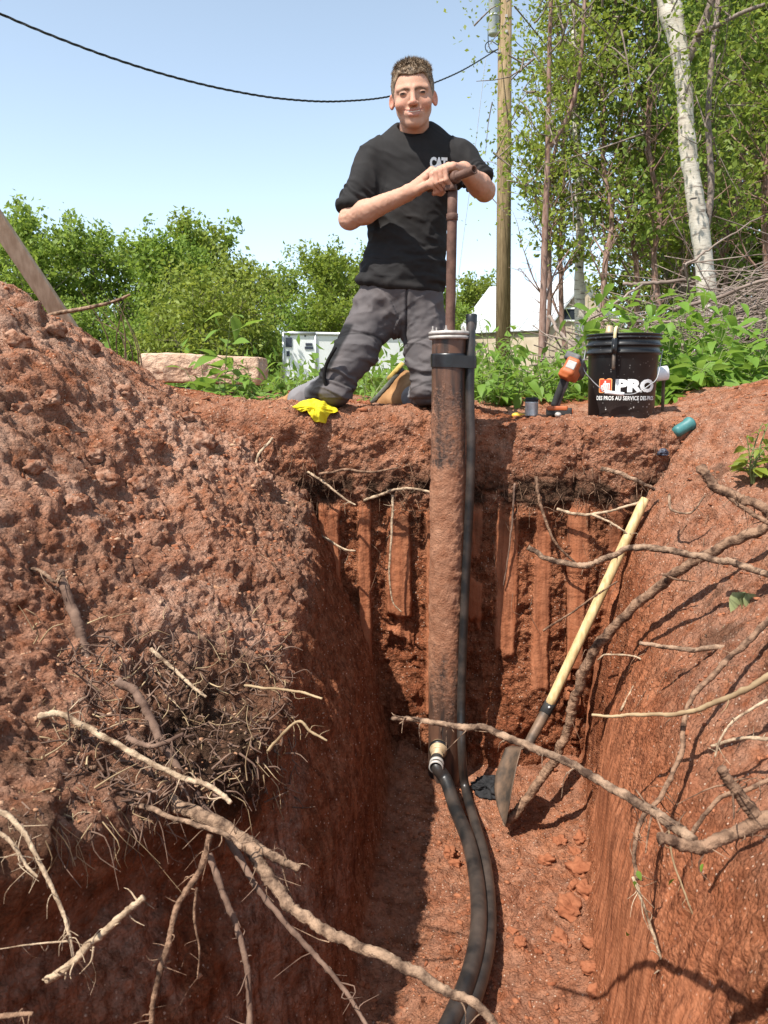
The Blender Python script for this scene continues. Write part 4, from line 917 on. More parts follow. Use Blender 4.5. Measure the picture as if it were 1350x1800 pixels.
# ------------------------------------------------------------------ things on the bank: bucket, driver, can, cloths
bk = xw(1090, 742, 3.30); bk[2] = -.045; BKR = .142
root = empty('bucket', bk, 'black plastic pail with white lettering and wire bail, standing on the bank', 'bucket')
H_ = float(W(1090, 588, 3.28)[2]) - bk[2]
pr = [(0, .004), (.122, .004), (.126, .0), (.129, .01), (BKR - .004, H_ - .085)]
for zc in (H_ - .078, H_ - .048, H_ - .020): pr += [(BKR - .002, zc - .003), (BKR + .0075, zc), (BKR + .0085, zc + .006), (BKR + .001, zc + .009)]
pr += [(BKR + .0075, H_ - .004), (BKR + .007, H_), (BKR - .001, H_), (BKR - .003, H_ - .01), (.124, .012), (0, .012)]
m = MB(); m.lathe(pr, (0, 0, 0), 64); V, Fq = m.out(); bo = obj('shell', mesh_from('shell', V, Fq), M['bucket'], root); bevel(bo, .001, 1)
fx = -bk / np.linalg.norm(bk[:2]); th0 = math.atan2(-bk[1], -bk[0])                # the side that faces the dig
def on_bucket(x, z, dr=.0014):
    rad = np.interp(z, [0, H_ - .085], [.129, BKR - .004]) + dr; a = th0 + x / rad; return np.array([rad * math.cos(a), rad * math.sin(a), z])
def bucket_print(name, V, Fq, mt, parent, dr=.0014):
    return obj(name, mesh_from(name, np.array([on_bucket(v[0], v[1], dr) for v in V]), Fq, False), mt, parent)
zz = lambda py: float(W(1090, py, 3.16)[2]) - bk[2]
V, Fq = text_mesh('PRO', .07, .0042, .98); V -= (V.max(0) + V.min(0)) / 2; V[:, 0] *= .172 / np.ptp(V[:, 0]); V[:, 1] *= .052 / np.ptp(V[:, 1]); V[:, 0] += .062; V[:, 1] += zz(678)
bucket_print('lettering', V, Fq, M['print'], bo)
V, Fq = text_mesh('DES PROS AU SERVICE DES PROS.', .02, .0004, 1.06); V -= (V.max(0) + V.min(0)) / 2; V[:, 0] *= .262 / np.ptp(V[:, 0]); V[:, 1] *= .0165 / np.ptp(V[:, 1]); V[:, 0] += .026; V[:, 1] += zz(700)
bucket_print('small_lettering', V, Fq, M['print'], bo)
def rsq(cx, cy, h, r, n=5):
    o = []
    for sx, sy, a0 in ((1, 1, 0), (-1, 1, 90), (-1, -1, 180), (1, -1, 270)):
        for k in range(n + 1): a = math.radians(a0 + 90 * k / n); o.append((cx + sx * (h - r) + r * math.cos(a), cy + sy * (h - r) + r * math.sin(a)))
    return o
M['logo_orange'] = simple('print_orange', (.72, .30, .10), (.78, .36, .14), 30, .6); M['logo_red'] = simple('print_red', (.52, .055, .025), (.58, .075, .035), 30, .6)
cx, cy = -.066, zz(678); sq = rsq(cx, cy, .0285, .006); lg = bucket_print('logo', [(cx, cy)] + sq, [(0, i + 1, (i + 1) % len(sq) + 1) for i in range(len(sq))], M['logo_orange'], bo, .0013)
sq = rsq(cx, cy, .0245, .004); bucket_print('logo_field', [(cx, cy)] + sq, [(0, i + 1, (i + 1) % len(sq) + 1) for i in range(len(sq))], M['logo_red'], lg, .0018)
mk = MB()
for x0, x1, y0, y1 in ((-.003, .003, -.019, .019), (-.011, -.006, -.017, .006), (.006, .011, -.017, .006), (-.019, -.006, -.004, .001), (.006, .019, .006, .010), (-.018, -.014, -.017, -.004), (.015, .019, -.017, .010), (-.008, .008, .005, .010)):
    mk.add([(cx + x0, cy + y0, 0), (cx + x1, cy + y0, 0), (cx + x1, cy + y1, 0), (cx + x0, cy + y1, 0)], [(0, 1, 2, 3)])
V, Fq = mk.out(); bucket_print('logo_mark', V, Fq, M['print'], lg, .0024)
bl, brr = on_bucket(-.225, H_ - .062, .012), on_bucket(.225, H_ - .062, .012)
wp = [bl]; 
for px_, py_ in ((1026, 648), (1040, 668), (1056, 683)): wp.append(np.array(W(px_, py_, 3.155)) - bk)
g1 = np.array(W(1063, 689, 3.15)) - bk; g2 = np.array(W(1097, 693, 3.14)) - bk
wp += [g1, g2, np.array(W(1118, 691, 3.145)) - bk, np.array(W(1140, 678, 3.16)) - bk, np.array(W(1156, 662, 3.19)) - bk, brr]
V, Fq = tube(catmull(wp, 60), .0019, 6); bail = obj('bail', mesh_from('bail', V, Fq), M['wire'], root)
V, Fq = tube(catmull([g1, (g1 + g2) / 2, g2], 6), .0072, 12); obj('grip', mesh_from('grip', V, Fq), M['white'], bail)
# brass fitting and hooked torch that stand in / hang on the pail
fp = np.array(W(1071, 590, 3.32)); m = MB()
m.lathe([(0, -.12), (.017, -.12), (.017, .0), (.0165, .004), (.014, .006), (.0165, .009), (.0165, .018), (.014, .020), (.0145, .036), (.010, .040), (0, .040)], fp, 20); V, Fq = m.out()
fit_o = thing('pipe_fitting', V, Fq, M['brass'], 'brass threaded pipe fitting sticking up out of the black pail', 'fitting')
th = np.array([.142 * 1.02 * math.cos(th0 - .205), .142 * 1.02 * math.sin(th0 - .205), 0]) + bk
rimz = bk[2] + H_; out_ = np.array([math.cos(th0 - .205), math.sin(th0 - .205), 0])
root = empty('hook_torch', th + np.array([0, 0, rimz - th[2] - .16]), 'hand torch with tan tube and black sleeve hooked over the pail rim', 'torch')
q = lambda o, z: th * np.array([1, 1, 0]) + out_ * o + np.array([0, 0, rimz + z])
part('tube', *tube(catmull([q(-.05, -.07), q(-.035, -.01), q(-.012, .018), q(.010, .016), q(.020, -.004), q(.022, -.03)], 24), .0062, 10), simple('tan_tube', (.52, .42, .22), (.62, .52, .30), 20, .5), root)
part('sleeve', *tube([q(.022, -.022), q(.0225, -.028), q(.0235, -.068), q(.0235, -.082)], [.0105, .0115, .0115, .009], 12), M['tape'], root)
part('trigger', *tube([q(.034, -.045), q(.034, -.075)], .004, 8), M['tape'], root)
part('nozzle', *tube([q(.0235, -.078), q(.024, -.135), q(.024, -.142)], [.0068, .0068, .005], 10), M['shovelsteel'], root)
wc = np.array(W(1160, 657, 3.42)); m = MB(); Rl = rot('Y', 82); m.lathe([(.030, -.05), (.030, .03), (.022, .03), (.022, -.05), (.030, -.05)], (0, 0, 0), 24, Rl); V, Fq = m.out(); spo = thing('paper_towel_roll' if False else 'white_spool', V + wc, Fq, M['white'], 'white round spool on a stake behind right side of the pail', 'spool'); part('stake', *tube([wc + np.array([.02, .01, -.02]), wc + np.array([.025, .01, -.24])], .007, 6), M['drystem'], spo)

# cordless driver standing on its battery
M['orange'] = simple('orange_plastic', (.32, .075, .020), (.44, .115, .032), 20, .5, .1, 80, .001); M['greyplastic'] = simple('grey_plastic', (.055, .055, .058), (.13, .125, .12), 18, .6, .2, 90, .001); M['rubber'] = simple('black_rubber', (.015, .015, .015), (.03, .028, .027), 18, .75, .2, 90, .001); M['lightgrey'] = simple('label_grey', (.30, .29, .28), (.42, .40, .38), 60, .6)
dz0 = drop(.66, 3.18); db = np.array(W(984, 722, 3.17)); hb, ht = np.array(W(975, 717, 3.17)), np.array(W(998, 656, 3.15))
root = empty('cordless_driver', (db[0], db[1], db[2] - .02), 'orange and grey cordless driver standing on its battery left of the pail', 'power tool')
def sp(name, f, c, r, h, mt, parent): V, Fq = sdf_mesh(f, np.array(c) - r, np.array(c) + r, h); return part(name, V, Fq, M[mt], parent)
Rb = rot('Z', -14)
sp('battery', lambda P: rbox(P, db + np.array([-.002, 0, -.004]), (.050, .036, .015), .006, Rb), db, .09, .0028, 'rubber', root)
sp('battery_cover', lambda P: np.minimum(rbox(P, db + np.array([-.010, -.004, .010]), (.040, .032, .009), .005, Rb), rbox(P, db + np.array([.030, -.030, -.002]), (.016, .010, .009), .004, Rb)), db, .09, .0028, 'orange', root)
sp('grip', lambda P: smin(cone(P, hb, hb + (ht - hb) * .6, .0165, .0160), cone(P, hb + (ht - hb) * .6, ht, .0160, .019), .01), (hb + ht) / 2, .11, .0028, 'greyplastic', root)
sp('grip_pad', lambda P: cone(P, hb + (ht - hb) * .1 + np.array([-.006, -.005, 0]), hb + (ht - hb) * .8 + np.array([-.006, -.005, 0]), .0145, .0150), (hb + ht) / 2, .11, .0028, 'rubber', root)
hc = np.array(W(1006, 650, 3.15)); Rt = rot('Z', -22) @ rot('X', -16) @ rot('Y', 22)
hd_ = sp('motor_housing', lambda P: smin(rbox(P, hc, (.026, .055, .036), .012, Rt), rbox(P, hc - Rt @ np.array([.010, .02, .034]), (.022, .03, .016), .008, Rt), .01), hc, .12, .0028, 'orange', root)
sp('gear_case', lambda P: np.minimum(rbox(P, hc + Rt @ np.array([.0, .045, .026]), (.030, .060, .027), .012, Rt), cone(P, hc + Rt @ np.array([0, .07, .018]), hc + Rt @ np.array([0, .14, .016]), .027, .016)), hc + np.array([0, .05, .01]), .15, .0032, 'greyplastic', root)
sp('top_cover', lambda P: rbox(P, hc + Rt @ np.array([-.012, .004, .038]), (.030, .052, .017), .009, Rt), hc, .12, .0028, 'greyplastic', root)
sp('rating_label', lambda P: rbox(P, hc + Rt @ np.array([.002, -.0545, .004]), (.018, .002, .016), .001, Rt), hc, .1, .0022, 'lightgrey', hd_)
# small can, yellow plug, foil ball, teal fitting
cp = np.array(W(934, 731, 3.22)); root = empty('small_can', cp, 'small silver can with dark lid on the bank left of the driver', 'can')
m = MB(); m.lathe([(0, 0), (.026, 0), (.0265, .003), (.026, .006), (.026, .052), (.0265, .056), (0, .056)], cp, 24); part('body', *m.out(), simple('silver_can', (.36, .36, .35), (.62, .62, .60), 40, .4, .1, 80, .001, .5, .4), root)
m = MB(); m.lathe([(0, .055), (.0255, .055), (.0262, .060), (.026, .070), (.022, .073), (0, .073)], cp, 24); part('lid', *m.out(), M['rubber'], root)
yp = np.array(W(908, 730, 3.24)); V, Fq = sdf_mesh(lambda P: smin(ell(P, yp, (.020, .016, .012)), cone(P, yp + np.array([.01, 0, .002]), yp + np.array([.03, 0, .0]), .008, .006), .006), yp - .05, yp + .05, .0026)
thing('ear_plug_cap', V, Fq, simple('yellow_orange_plastic', (.66, .36, .03), (.74, .46, .06), 30, .5), 'small yellow-orange cap lying beside the silver can', 'cap')
fb = np.array(W(981, 729, 3.09)); V, Fq = I2; V = V * (1 + .2 * fbm(V, 3, 3, .6, 9)[:, None]) * np.array([.013, .012, .010]) + fb
thing('metal_fitting', V, Fq, M['castalu'], 'small grey metal fitting in front of the driver battery', 'fitting')
tp_ = np.array(hit(1203, 758)[0]) + np.array([0, .012, .001]); root = empty('teal_fitting', tp_, 'teal plastic pipe end lying half buried right of the pail', 'pipe end')
Rq = rot('Z', 25) @ rot('Y', 66); M['teal'] = simple('teal_plastic', (.035, .135, .135), (.06, .19, .185), 20, .5, .2, 60, .002)
m = MB(); m.lathe([(0, -.045), (.018, -.045), (.0225, -.03), (.0225, .022), (.026, .024), (.026, .04), (.020, .04), (.020, .0), (0, .0)], tp_ + np.array([0, 0, .012]), 24, Rq); part('sleeve', *m.out(), M['teal'], root)
m = MB(); m.lathe([(.0262, .026), (.0275, .027), (.0275, .037), (.0262, .038)], tp_ + np.array([0, 0, .012]), 24, Rq); part('collar', *m.out(), M['teal'], root)
def crumpled(name, c, rx, ry, rz, mt, label, cat, seed, amp=.35, n=0):
    V, Fq = ico(5); Vn = V.copy(); d = fbm(V + seed, 1.5, 3, .55, seed); d2 = 1 - 2 * np.abs(fbm(V + seed * 2, 2.6, 4, .6, seed + 3))
    V = V * (1 + amp * d[:, None] * 1.6 + amp * .55 * d2[:, None]) * np.array([rx, ry, rz]); V[:, 2] = np.maximum(V[:, 2], -rz * .45)
    return thing(name, V + c, Fq, M[mt], label, cat)
# yellow glove draped over the edge: palm and finger tubes of cloth
M['yellow'] = simple('yellow_cloth', (.62, .50, .012), (.72, .62, .03), 10, .8, .35, 120, .002, .25)
def onbank(a, b, lift):
    h = hit(a, b); p = np.array(W(a, b, 3.06)) if h is None or h[0].y > 3.2 else np.array(h[0]); return p + np.array([0, -.012, lift])
ga = [onbank(a, b, l) for a, b, l in ((530, 722, .016), (553, 722, .020), (575, 728, .014), (562, 744, .012), (590, 731, .010))]
gp = np.array([(514, 722), (531, 711), (556, 706), (582, 715), (596, 728), (579, 735), (571, 750), (551, 744), (541, 729), (527, 728)], float); gc_ = np.array([556, 724.0])
gp2 = np.vstack([catmull(np.vstack([gp, gp[:1]]), 61)[:-1]]); Vg = []
for r_ in np.linspace(0, 1, 13):
    for q_ in gp2:
        p2 = gc_ + r_ * (q_ - gc_); Vg.append(onbank(p2[0], p2[1], 0) + np.array([0, .006, .006]))
Vg = np.array(Vg); rr = np.repeat(np.linspace(0, 1, 13), 60); aa = np.tile(np.arange(60) / 60 * 6.283, 13)
Vg[:, 1] = np.where(np.abs(Vg[:, 1] - np.median(Vg[:, 1])) > .12, np.median(Vg[:, 1]), Vg[:, 1])
fold_ = (1 - 2 * np.abs(fbm(np.stack([np.cos(aa) * 1.3, np.sin(aa) * 1.3, rr * .7], 1), 2.1, 3, .5, 340))); Vg[:, 2] += .010 * (1 - rr) + .010 * fold_ * sstep(0, .4, rr); Vg[:, 1] -= .016 * (1 - rr ** 2) + .012 * fold_ * sstep(0, .4, rr)
ix = np.arange(13 * 60).reshape(13, 60); nx_ = np.roll(ix, -1, 1); gl_o = thing('work_glove', Vg, np.stack([ix[:-1], nx_[:-1], nx_[1:], ix[1:]], -1).reshape(-1, 4), M['yellow'], 'bright yellow cloth glove lying on the bank edge by his knee', 'glove')
so_ = gl_o.modifiers.new('solid', 'SOLIDIFY'); so_.thickness = .004; sb_ = gl_o.modifiers.new('sub', 'SUBSURF'); sb_.levels = sb_.render_levels = 1
M['blackcloth'] = simple('black_cloth', (.010, .010, .011), (.024, .023, .024), 20, .8, .4, 60, .004, .25)
bc = np.array(hit(855, 1388)[0]); crumpled('cloth_rag', bc + np.array([0, 0, .012]), .042, .042, .030, 'blackcloth', 'crumpled black rag on the trench floor left of the shovel blade', 'rag', 11, .5)
nb = np.array(hit(1163, 797)[0]); crumpled('cloth_scrap', nb, .020, .018, .014, 'darkmark', 'small dark blue scrap pressed into the right bank', 'scrap', 15, .4)

# ------------------------------------------------------------------ shovel
tip = np.array(WZ(890, 1452, -1.375)); top_ = np.array(W(1134, 876, 2.86)); fer = np.array(W(972, 1228, 2.72)); neck = np.array(W(930, 1306, 2.63))
root = empty('shovel', tip, 'long-handled digging shovel with pale wooden handle leaning on the right wall', 'shovel')
part('handle', *tube(catmull([top_, top_ + (fer - top_) * .5 + np.array([.002, 0, .004]), fer + (neck - fer) * .2], 24), [.0145] + [.0178] * 23, 14), M['handlewood'], root)
part('ferrule', *tube(catmull([fer - (neck - fer) * .02, fer + (neck - fer) * .5, neck, neck + np.array([-.012, -.01, -.035])], 18), list(np.linspace(.0205, .0165, 14)) + [.0150, .0135, .012, .010], 14), M['shovelsteel'], root)
part('grip_collar', *tube([fer - (neck - fer) * .04, fer + (neck - fer) * .36], .0213, 14), M['rubber'], root)
V_, F_ = I1; part('rivet', V_ * .0062 + fer + (neck - fer) * .17 + np.array([-.004, -.0225, .004]), F_, M['alu'], root)
# blade: dished plate, outline along its own axis
bt = np.array(W(912, 1312, 2.63)); axb = tip - bt; Lb = np.linalg.norm(axb); axb /= Lb
wv_ = np.array([.22, -.97, 0.0]); wv_ -= axb * (wv_ @ axb); wv_ /= np.linalg.norm(wv_); nb_ = np.cross(axb, wv_); nb_ = nb_ if nb_[1] < 0 else -nb_
rows = []; nu, nv = 22, 13
for i in range(nu):
    t = i / (nu - 1); hw = .068 * (min(1, .80 + .5 * t) if t < .35 else (1 - ((t - .35) / .65) ** 2.3 * .97)); row = []
    for j in range(nv):
        s = j / (nv - 1) * 2 - 1; row.append(bt + axb * Lb * t + wv_ * hw * s + nb_ * (.024 * s * s * (hw / .078) + .014 * math.sin(t * 3) - (.02 if i == 0 else 0)))
    rows.append(row)
A_ = np.array(rows).reshape(-1, 3); bl_ = part('blade', A_, grid_faces(nu, nv), M['shovelsteel'], root); sm_ = bl_.modifiers.new('solid', 'SOLIDIFY'); sm_.thickness = .003

# ------------------------------------------------------------------ plank, slab and litter behind the heap
p0, p1 = np.array(W(-30, 352, 3.55)), np.array(W(118, 572, 3.75)); d = (p1 - p0) / np.linalg.norm(p1 - p0); p1 = p1 + d * .35
side = np.cross(d, [0, 1.0, .1]); side /= np.linalg.norm(side); nrm = np.cross(d, side); Rp = np.stack([side, nrm, d], 1)
m = MB(); m.box((p0 + p1) / 2, (.075, .035, np.linalg.norm(p1 - p0)), Rp); o = thing('plank', *m.out(), M['plank'], 'bare wooden plank leaning behind the spoil heap at far left', 'plank', smooth=False); bevel(o, .003)
sc = np.array(W(362, 650, 5.0)); V, Fq = ico(6); V = V / (np.max(np.abs(V), 1)[:, None] ** .86); V = V * np.array([.36, .30, .085]); V = V * (1 + .10 * fbm(V, 5, 3, .6, 401)[:, None]) + (V / np.linalg.norm(V, axis=1)[:, None]) * (.016 * fbm(V, 16, 4, .6, 402)[:, None]); V = V @ rot('Z', 4).T @ rot('Y', 2).T
thing('stone_slab', V + sc, Fq, M['stone'], 'thick pinkish sandstone slab lying behind the spoil heap', 'slab')
def litter(name, pts, r, mt, label, cat, n=30, jit=.1, seed=0): V, Fq = tube(catmull(pts, n), r, 8, jitter=jit, seed=seed); return thing(name, V, Fq, M[mt], label, cat)
litter('scrap_pipe', [W(255, 690, 4.9), W(310, 685, 4.85), W(350, 690, 4.8), W(395, 706, 4.7), W(405, 722, 4.6)], .018, 'greypaint', 'bent grey scrap pipe lying under the sandstone slab', 'pipe', 30, .02)
litter('scrap_pipe', [W(270, 688, 4.75), W(330, 686, 4.72), W(372, 693, 4.7)], .012, 'cable', 'short black scrap pipe lying in front of the grey one', 'pipe', 20, .02)
litter('stick', [W(62, 566, 3.0), W(95, 552, 2.95), W(150, 542, 2.9), W(200, 530, 2.85), W(228, 518, 2.8)], np.linspace(.009, .004, 30), 'root', 'thin stick poking out of the top of the spoil heap', 'stick', seed=3)
litter('stick', [W(80, 778, 2.4), W(130, 774, 2.38), W(180, 776, 2.36)], np.linspace(.006, .005, 30), 'root_pale', 'short flat pale stick low on the upper spoil heap', 'stick', seed=4)

# ------------------------------------------------------------------ roots and branches
def root_path(paths, seed, mt, name, label, cat='root', group=None, sides=10, n=None, jit=.095):
    """paths: list of (list of (px, py, y), w0, w1) widths in photo pixels; the first is the thing, the others its side roots"""
    first = None; gg = np.random.default_rng(seed)
    for k, (pp, w0, w1) in enumerate(paths):
        Pp = np.array([W(*p) for p in pp]); nn_ = max(18, len(pp) * 14); y_ = catmull(np.array([[p[2]] for p in pp]), nn_)[:, 0]
        Q_ = catmull(Pp, nn_); wd_ = np.linspace(w0, w1, nn_) / F_PX * y_ / 2 * 1.02
        Q_ = Q_ + np.stack([fbm(Q_ + seed, 22, 3, .55, seed + j) for j in range(3)], 1) * np.minimum(wd_[:, None] * .9, .010)
        kn = 1 + .10 * fbm(Q_ + seed, 34, 2, .6, seed + 9) + .12 * np.maximum(0, fbm(Q_ + 2 * seed, 13, 1, .5, seed + 11)) ** 2
        mb_ = MB(); mb_.tube(Q_, wd_ * kn, sides, jitter=jit, seed=seed + k)
        for q_ in range(int(3 + 2.2 * len(pp)) if w0 > 6 else 3):
            a_ = int(gg.integers(2, nn_ - 1)); L_ = gg.uniform(.012, .05) * (1 + .5 * (w0 > 15)); dv_ = gg.normal(size=3) + np.array([0, 0, -.5]); dv_ /= np.linalg.norm(dv_)
            mb_.tube(catmull([Q_[a_], Q_[a_] + dv_ * L_ * .5 + gg.normal(size=3) * L_ * .15, Q_[a_] + dv_ * L_ + gg.normal(size=3) * L_ * .3 + np.array([0, 0, -L_ * .2])], 6), np.linspace(min(.0018, wd_[a_] * .4), .0004, 6), 4, cap=False)
        V, Fq = mb_.out()
        if first is None: first = thing(name, V, Fq, M[mt], label, cat, group)
        else: part('side_' + ('branch' if 'branch' in name else 'root'), V, Fq, M[mt], first)
    return first
RP = root_path
RP([([(120,1386,1.43),(200,1388,1.40),(280,1402,1.37),(350,1432,1.33),(420,1468,1.28),(455,1515,1.24),(500,1575,1.20),(540,1610,1.17),(600,1650,1.13),(690,1690,1.08),(780,1735,1.04),(845,1776,1.0),(880,1825,.98)],29,17),
    ([(385,1448,1.30),(440,1478,1.27),(485,1505,1.24),(527,1531,1.22)],22,12)], 11, 'root', 'root', 'thickest gnarled root crossing from left lip to bottom middle')
RP([([(68,1258,1.40),(108,1255,1.40),(150,1280,1.39),(230,1325,1.36),(310,1362,1.33),(365,1380,1.31),(405,1411,1.29)],12,9)], 12, 'root_pale', 'root', 'pale smooth curved root above the thickest gnarled root')
RP([([(75,1378,1.340),(200,1403,1.310),(300,1436,1.270),(390,1466,1.230),(425,1492,1.210)],11,8)], 13, 'root', 'root', 'slim root running just below the thickest gnarled root')
RP([([(205,1195,1.52),(255,1245,1.50),(285,1310,1.46),(345,1395,1.41),(415,1495,1.35),(470,1585,1.29),(540,1665,1.23),(600,1735,1.18),(650,1810,1.13)],17,8),
    ([(225,1296,1.45),(262,1310,1.44),(292,1306,1.43),(322,1290,1.42)],12,7)], 14, 'root_dark', 'root', 'long dark root hanging steeply behind the thickest gnarled root')
RP([([(371,1468,1.240),(352,1530,1.220),(312,1590,1.190),(295,1660,1.160),(275,1740,1.130),(262,1825,1.110)],13,11),([(346,1560,1.200),(342,1610,1.190),(350,1670,1.180),(347,1722,1.170)],6,3)], 15, 'root_clay', 'root', 'brown root hanging straight down from the gnarled root at left')
RP([([(366,1500,1.320),(400,1590,1.280),(432,1690,1.240),(440,1825,1.200)],12,12)], 16, 'root_dark', 'root', 'thin dark root hanging in the shade of the left wall')
RP([([(-30,1415,1.040),(20,1440,1.030),(62,1500,1.000),(100,1580,0.970),(120,1640,0.950),(128,1682,0.940)],11,6),([(122,1655,0.945),(60,1660,0.940),(0,1668,0.940)],4,2)], 17, 'root_pale', 'root', 'pale arched root dropping from the left edge')
RP([([(255,1577,1.030),(215,1612,1.020),(165,1655,1.010),(120,1695,1.000),(82,1722,1.000)],12,16),([(165,1665,1.005),(160,1690,1.000),(140,1712,1.000)],5,2)], 18, 'root_pale', 'root', 'short broken root slanting up from the bottom left corner')
RP([([(-20,1452,1.000),(15,1475,0.990),(45,1520,0.980),(66,1542,0.970)],9,4)], 19, 'root_pale', 'root', 'small pale root tip beside the arched root at left edge')
RP([([(50,1372,1.370),(105,1362,1.360),(168,1349,1.340)],10,9)], 20, 'root_clay', 'root', 'stubby clay-coated root above left end of the slim root')
RP([([(0,1402,1.280),(60,1412,1.270),(125,1421,1.250)],10,8)], 21, 'root_clay', 'root', 'stubby clay-coated root at left edge under the slim root')
RP([([(105,1452,1.250),(145,1448,1.230),(176,1427,1.220)],7,5)], 22, 'root_pale', 'root', 'tiny bent pale root below the stubby roots at left')
RP([([(-20,1790,0.890),(20,1786,0.880),(57,1782,0.870)],11,8)], 23, 'root_clay', 'root', 'stubby root end at the bottom left corner')
RP([([(265,1140,1.72),(300,1172,1.70),(335,1205,1.67),(362,1226,1.66)],8,5)], 24, 'root_pale', 'stick', 'thin straight stick lying on the heap above the dark root mat', 'stick')
RP([([(430,1205,1.70),(490,1212,1.66),(530,1218,1.63),(566,1229,1.60)],5,4)], 25, 'straw', 'stick', 'pale straw stalk poking out over the left wall', 'stick')
RP([([(470,1320,1.58),(520,1270,1.55),(545,1285,1.54),(575,1302,1.53)],6,4)], 26, 'straw', 'stick', 'bent pale stalk below the straw stalk on the left wall', 'stick')
RP([([(15,1008,1.72),(60,1000,1.70),(95,1022,1.68),(110,1010,1.67)],8,5)], 27, 'root', 'root', 'short twisted root half buried on the heap at left edge')
RP([([(105,1000,1.70),(118,1040,1.68),(140,1120,1.64),(150,1160,1.62)],14,22)], 28, 'root_dark', 'root', 'dark upright broken root stub in the heap at left')
RP([([(480,770,2.95),(455,800,2.90),(450,835,2.86),(470,865,2.82),(500,890,2.80)],5,3)], 29, 'root_pale', 'root', 'thin pale root hooked over the far end of left lip')
RP([([(512,880,2.80),(520,930,2.78),(516,965,2.77),(522,995,2.76)],8,4)], 30, 'root_clay', 'root', 'short root hanging from far corner of left lip')
RP([([(520,820,3.0),(560,842,2.95),(600,872,2.92),(625,888,2.90)],5,3)], 31, 'root_pale', 'root', 'thin root slanting under the bank edge left of casing')
RP([([(540,925,2.98),(575,948,2.93),(605,966,2.90),(625,968,2.88)],5,3)], 32, 'root_pale', 'root', 'thin root jutting from the end wall below the slanting one')
RP([([(640,880,3.0),(690,862,2.94),(730,860,2.92),(762,866,2.90)],6,4),([(690,870,2.95),(688,950,2.945),(684,1000,2.94),(690,1055,2.94),(706,1076,2.93)],5,2)], 33, 'root_pale', 'root', 'pale root hanging straight down end wall left of casing')
RP([([(560,834,2.93),(610,826,2.91),(655,830,2.90),(700,822,2.92)],5,3)], 34, 'root_clay', 'root', 'thin root lying along the dark layer under the man')
RP([([(942,838,2.93),(948,875,2.90),(962,925,2.88),(985,965,2.87),(1012,990,2.87)],6,4)], 35, 'root_clay', 'root', 'thin curved root hanging on end wall right of casing')
RP([([(905,850,2.97),(900,920,2.955),(892,985,2.95),(885,1030,2.95)],4,2)], 36, 'root_dark', 'root', 'hair-thin root hanging on end wall beside the conduit')
RP([([(1055,822,2.90),(1090,832,2.86),(1120,845,2.84),(1150,862,2.85)],8,7)], 37, 'root', 'root', 'stout root stub near the top of shovel handle')
RP([([(980,895,2.93),(1030,905,2.89),(1075,898,2.86),(1130,880,2.86)],6,4),([(1040,905,2.88),(1075,920,2.84),(1108,942,2.82)],5,3)], 38, 'root_pale', 'root', 'forked pale root crossing end wall left of shovel handle top')
RP([([(1620,830,1.98),(1480,868,2.03),(1350,925,2.12),(1262,964,2.20),(1180,1012,2.29),(1100,1082,2.38),(1040,1150,2.45),(1014,1215,2.49),(1000,1275,2.52),(975,1335,2.54),(950,1370,2.54),(915,1418,2.54),(889,1452,2.53)],19,17),([(1165,1010,2.28),(1190,1018,2.26),(1222,1022,2.24)],5,2)], 39, 'root_clay', 'branch', 'long thick crooked branch leaning from right bank to shovel tip', 'branch')
RP([([(928,963,2.35),(965,982,2.32),(1012,992,2.28),(1050,989,2.24),(1108,964,2.18),(1180,968,2.12),(1262,984,2.04),(1350,1012,1.96),(1480,1060,1.90)],9,14)], 40, 'root', 'branch', 'thin wavy branch crossing in front of shovel handle', 'branch')
RP([([(1234,820,1.98),(1252,852,1.96),(1292,872,1.93),(1350,900,1.90),(1500,985,1.86)],17,17),([(1275,868,1.94),(1315,898,1.91),(1362,925,1.88)],9,8)], 41, 'root_clay', 'branch', 'stout upturned branch at right edge of the bank', 'branch')
RP([([(1124,1130,1.98),(1180,1140,1.95),(1255,1140,1.91),(1350,1124,1.87),(1480,1098,1.85)],7,12)], 42, 'root', 'branch', 'thin level branch jutting left from the right wall, below the wilted leaf', 'branch')
RP([([(1040,1257,1.70),(1110,1258,1.66),(1200,1254,1.60),(1262,1234,1.55),(1350,1190,1.50),(1500,1110,1.46)],5,14)], 43, 'straw', 'branch', 'straw-coloured tapering branch reaching left above the near branch', 'branch')
RP([([(1370,1075,1.75),(1295,1145,1.72),(1232,1208,1.68),(1205,1255,1.65),(1196,1320,1.60),(1165,1395,1.55),(1128,1440,1.50),(1116,1500,1.46),(1120,1545,1.45)],11,8),([(1150,1415,1.53),(1142,1450,1.50),(1135,1500,1.47)],5,3)], 44, 'root_clay', 'root', 'winding root hanging down the right wall behind the near branch')
RP([([(690,1265,1.42),(745,1267,1.38),(800,1274,1.34),(860,1283,1.30),(920,1308,1.24),(1000,1341,1.17),(1075,1385,1.10),(1140,1420,1.04),(1190,1455,.99),(1215,1482,.96)],8,22)], 45, 'root', 'branch', 'long near branch reaching left across the trench in front of casing', 'branch')
RP([([(1160,1478,.955),(1215,1482,.955),(1280,1470,.955),(1350,1442,.955),(1560,1395,.98),(1850,1330,1.02)],20,36),([(1268,1350,.97),(1290,1385,.965),(1318,1415,.96),(1340,1445,.955)],18,26)], 46, 'root_clay', 'branch', 'thick broken near branch entering from the right edge', 'branch')
RP([([(1112,1540,1.45),(1135,1600,1.43),(1160,1680,1.41),(1178,1740,1.40),(1196,1800,1.39)],7,4),([(1165,1700,1.41),(1150,1712,1.40)],4,2)], 47, 'root_pale', 'root', 'pale straight root dangling low on the right wall')
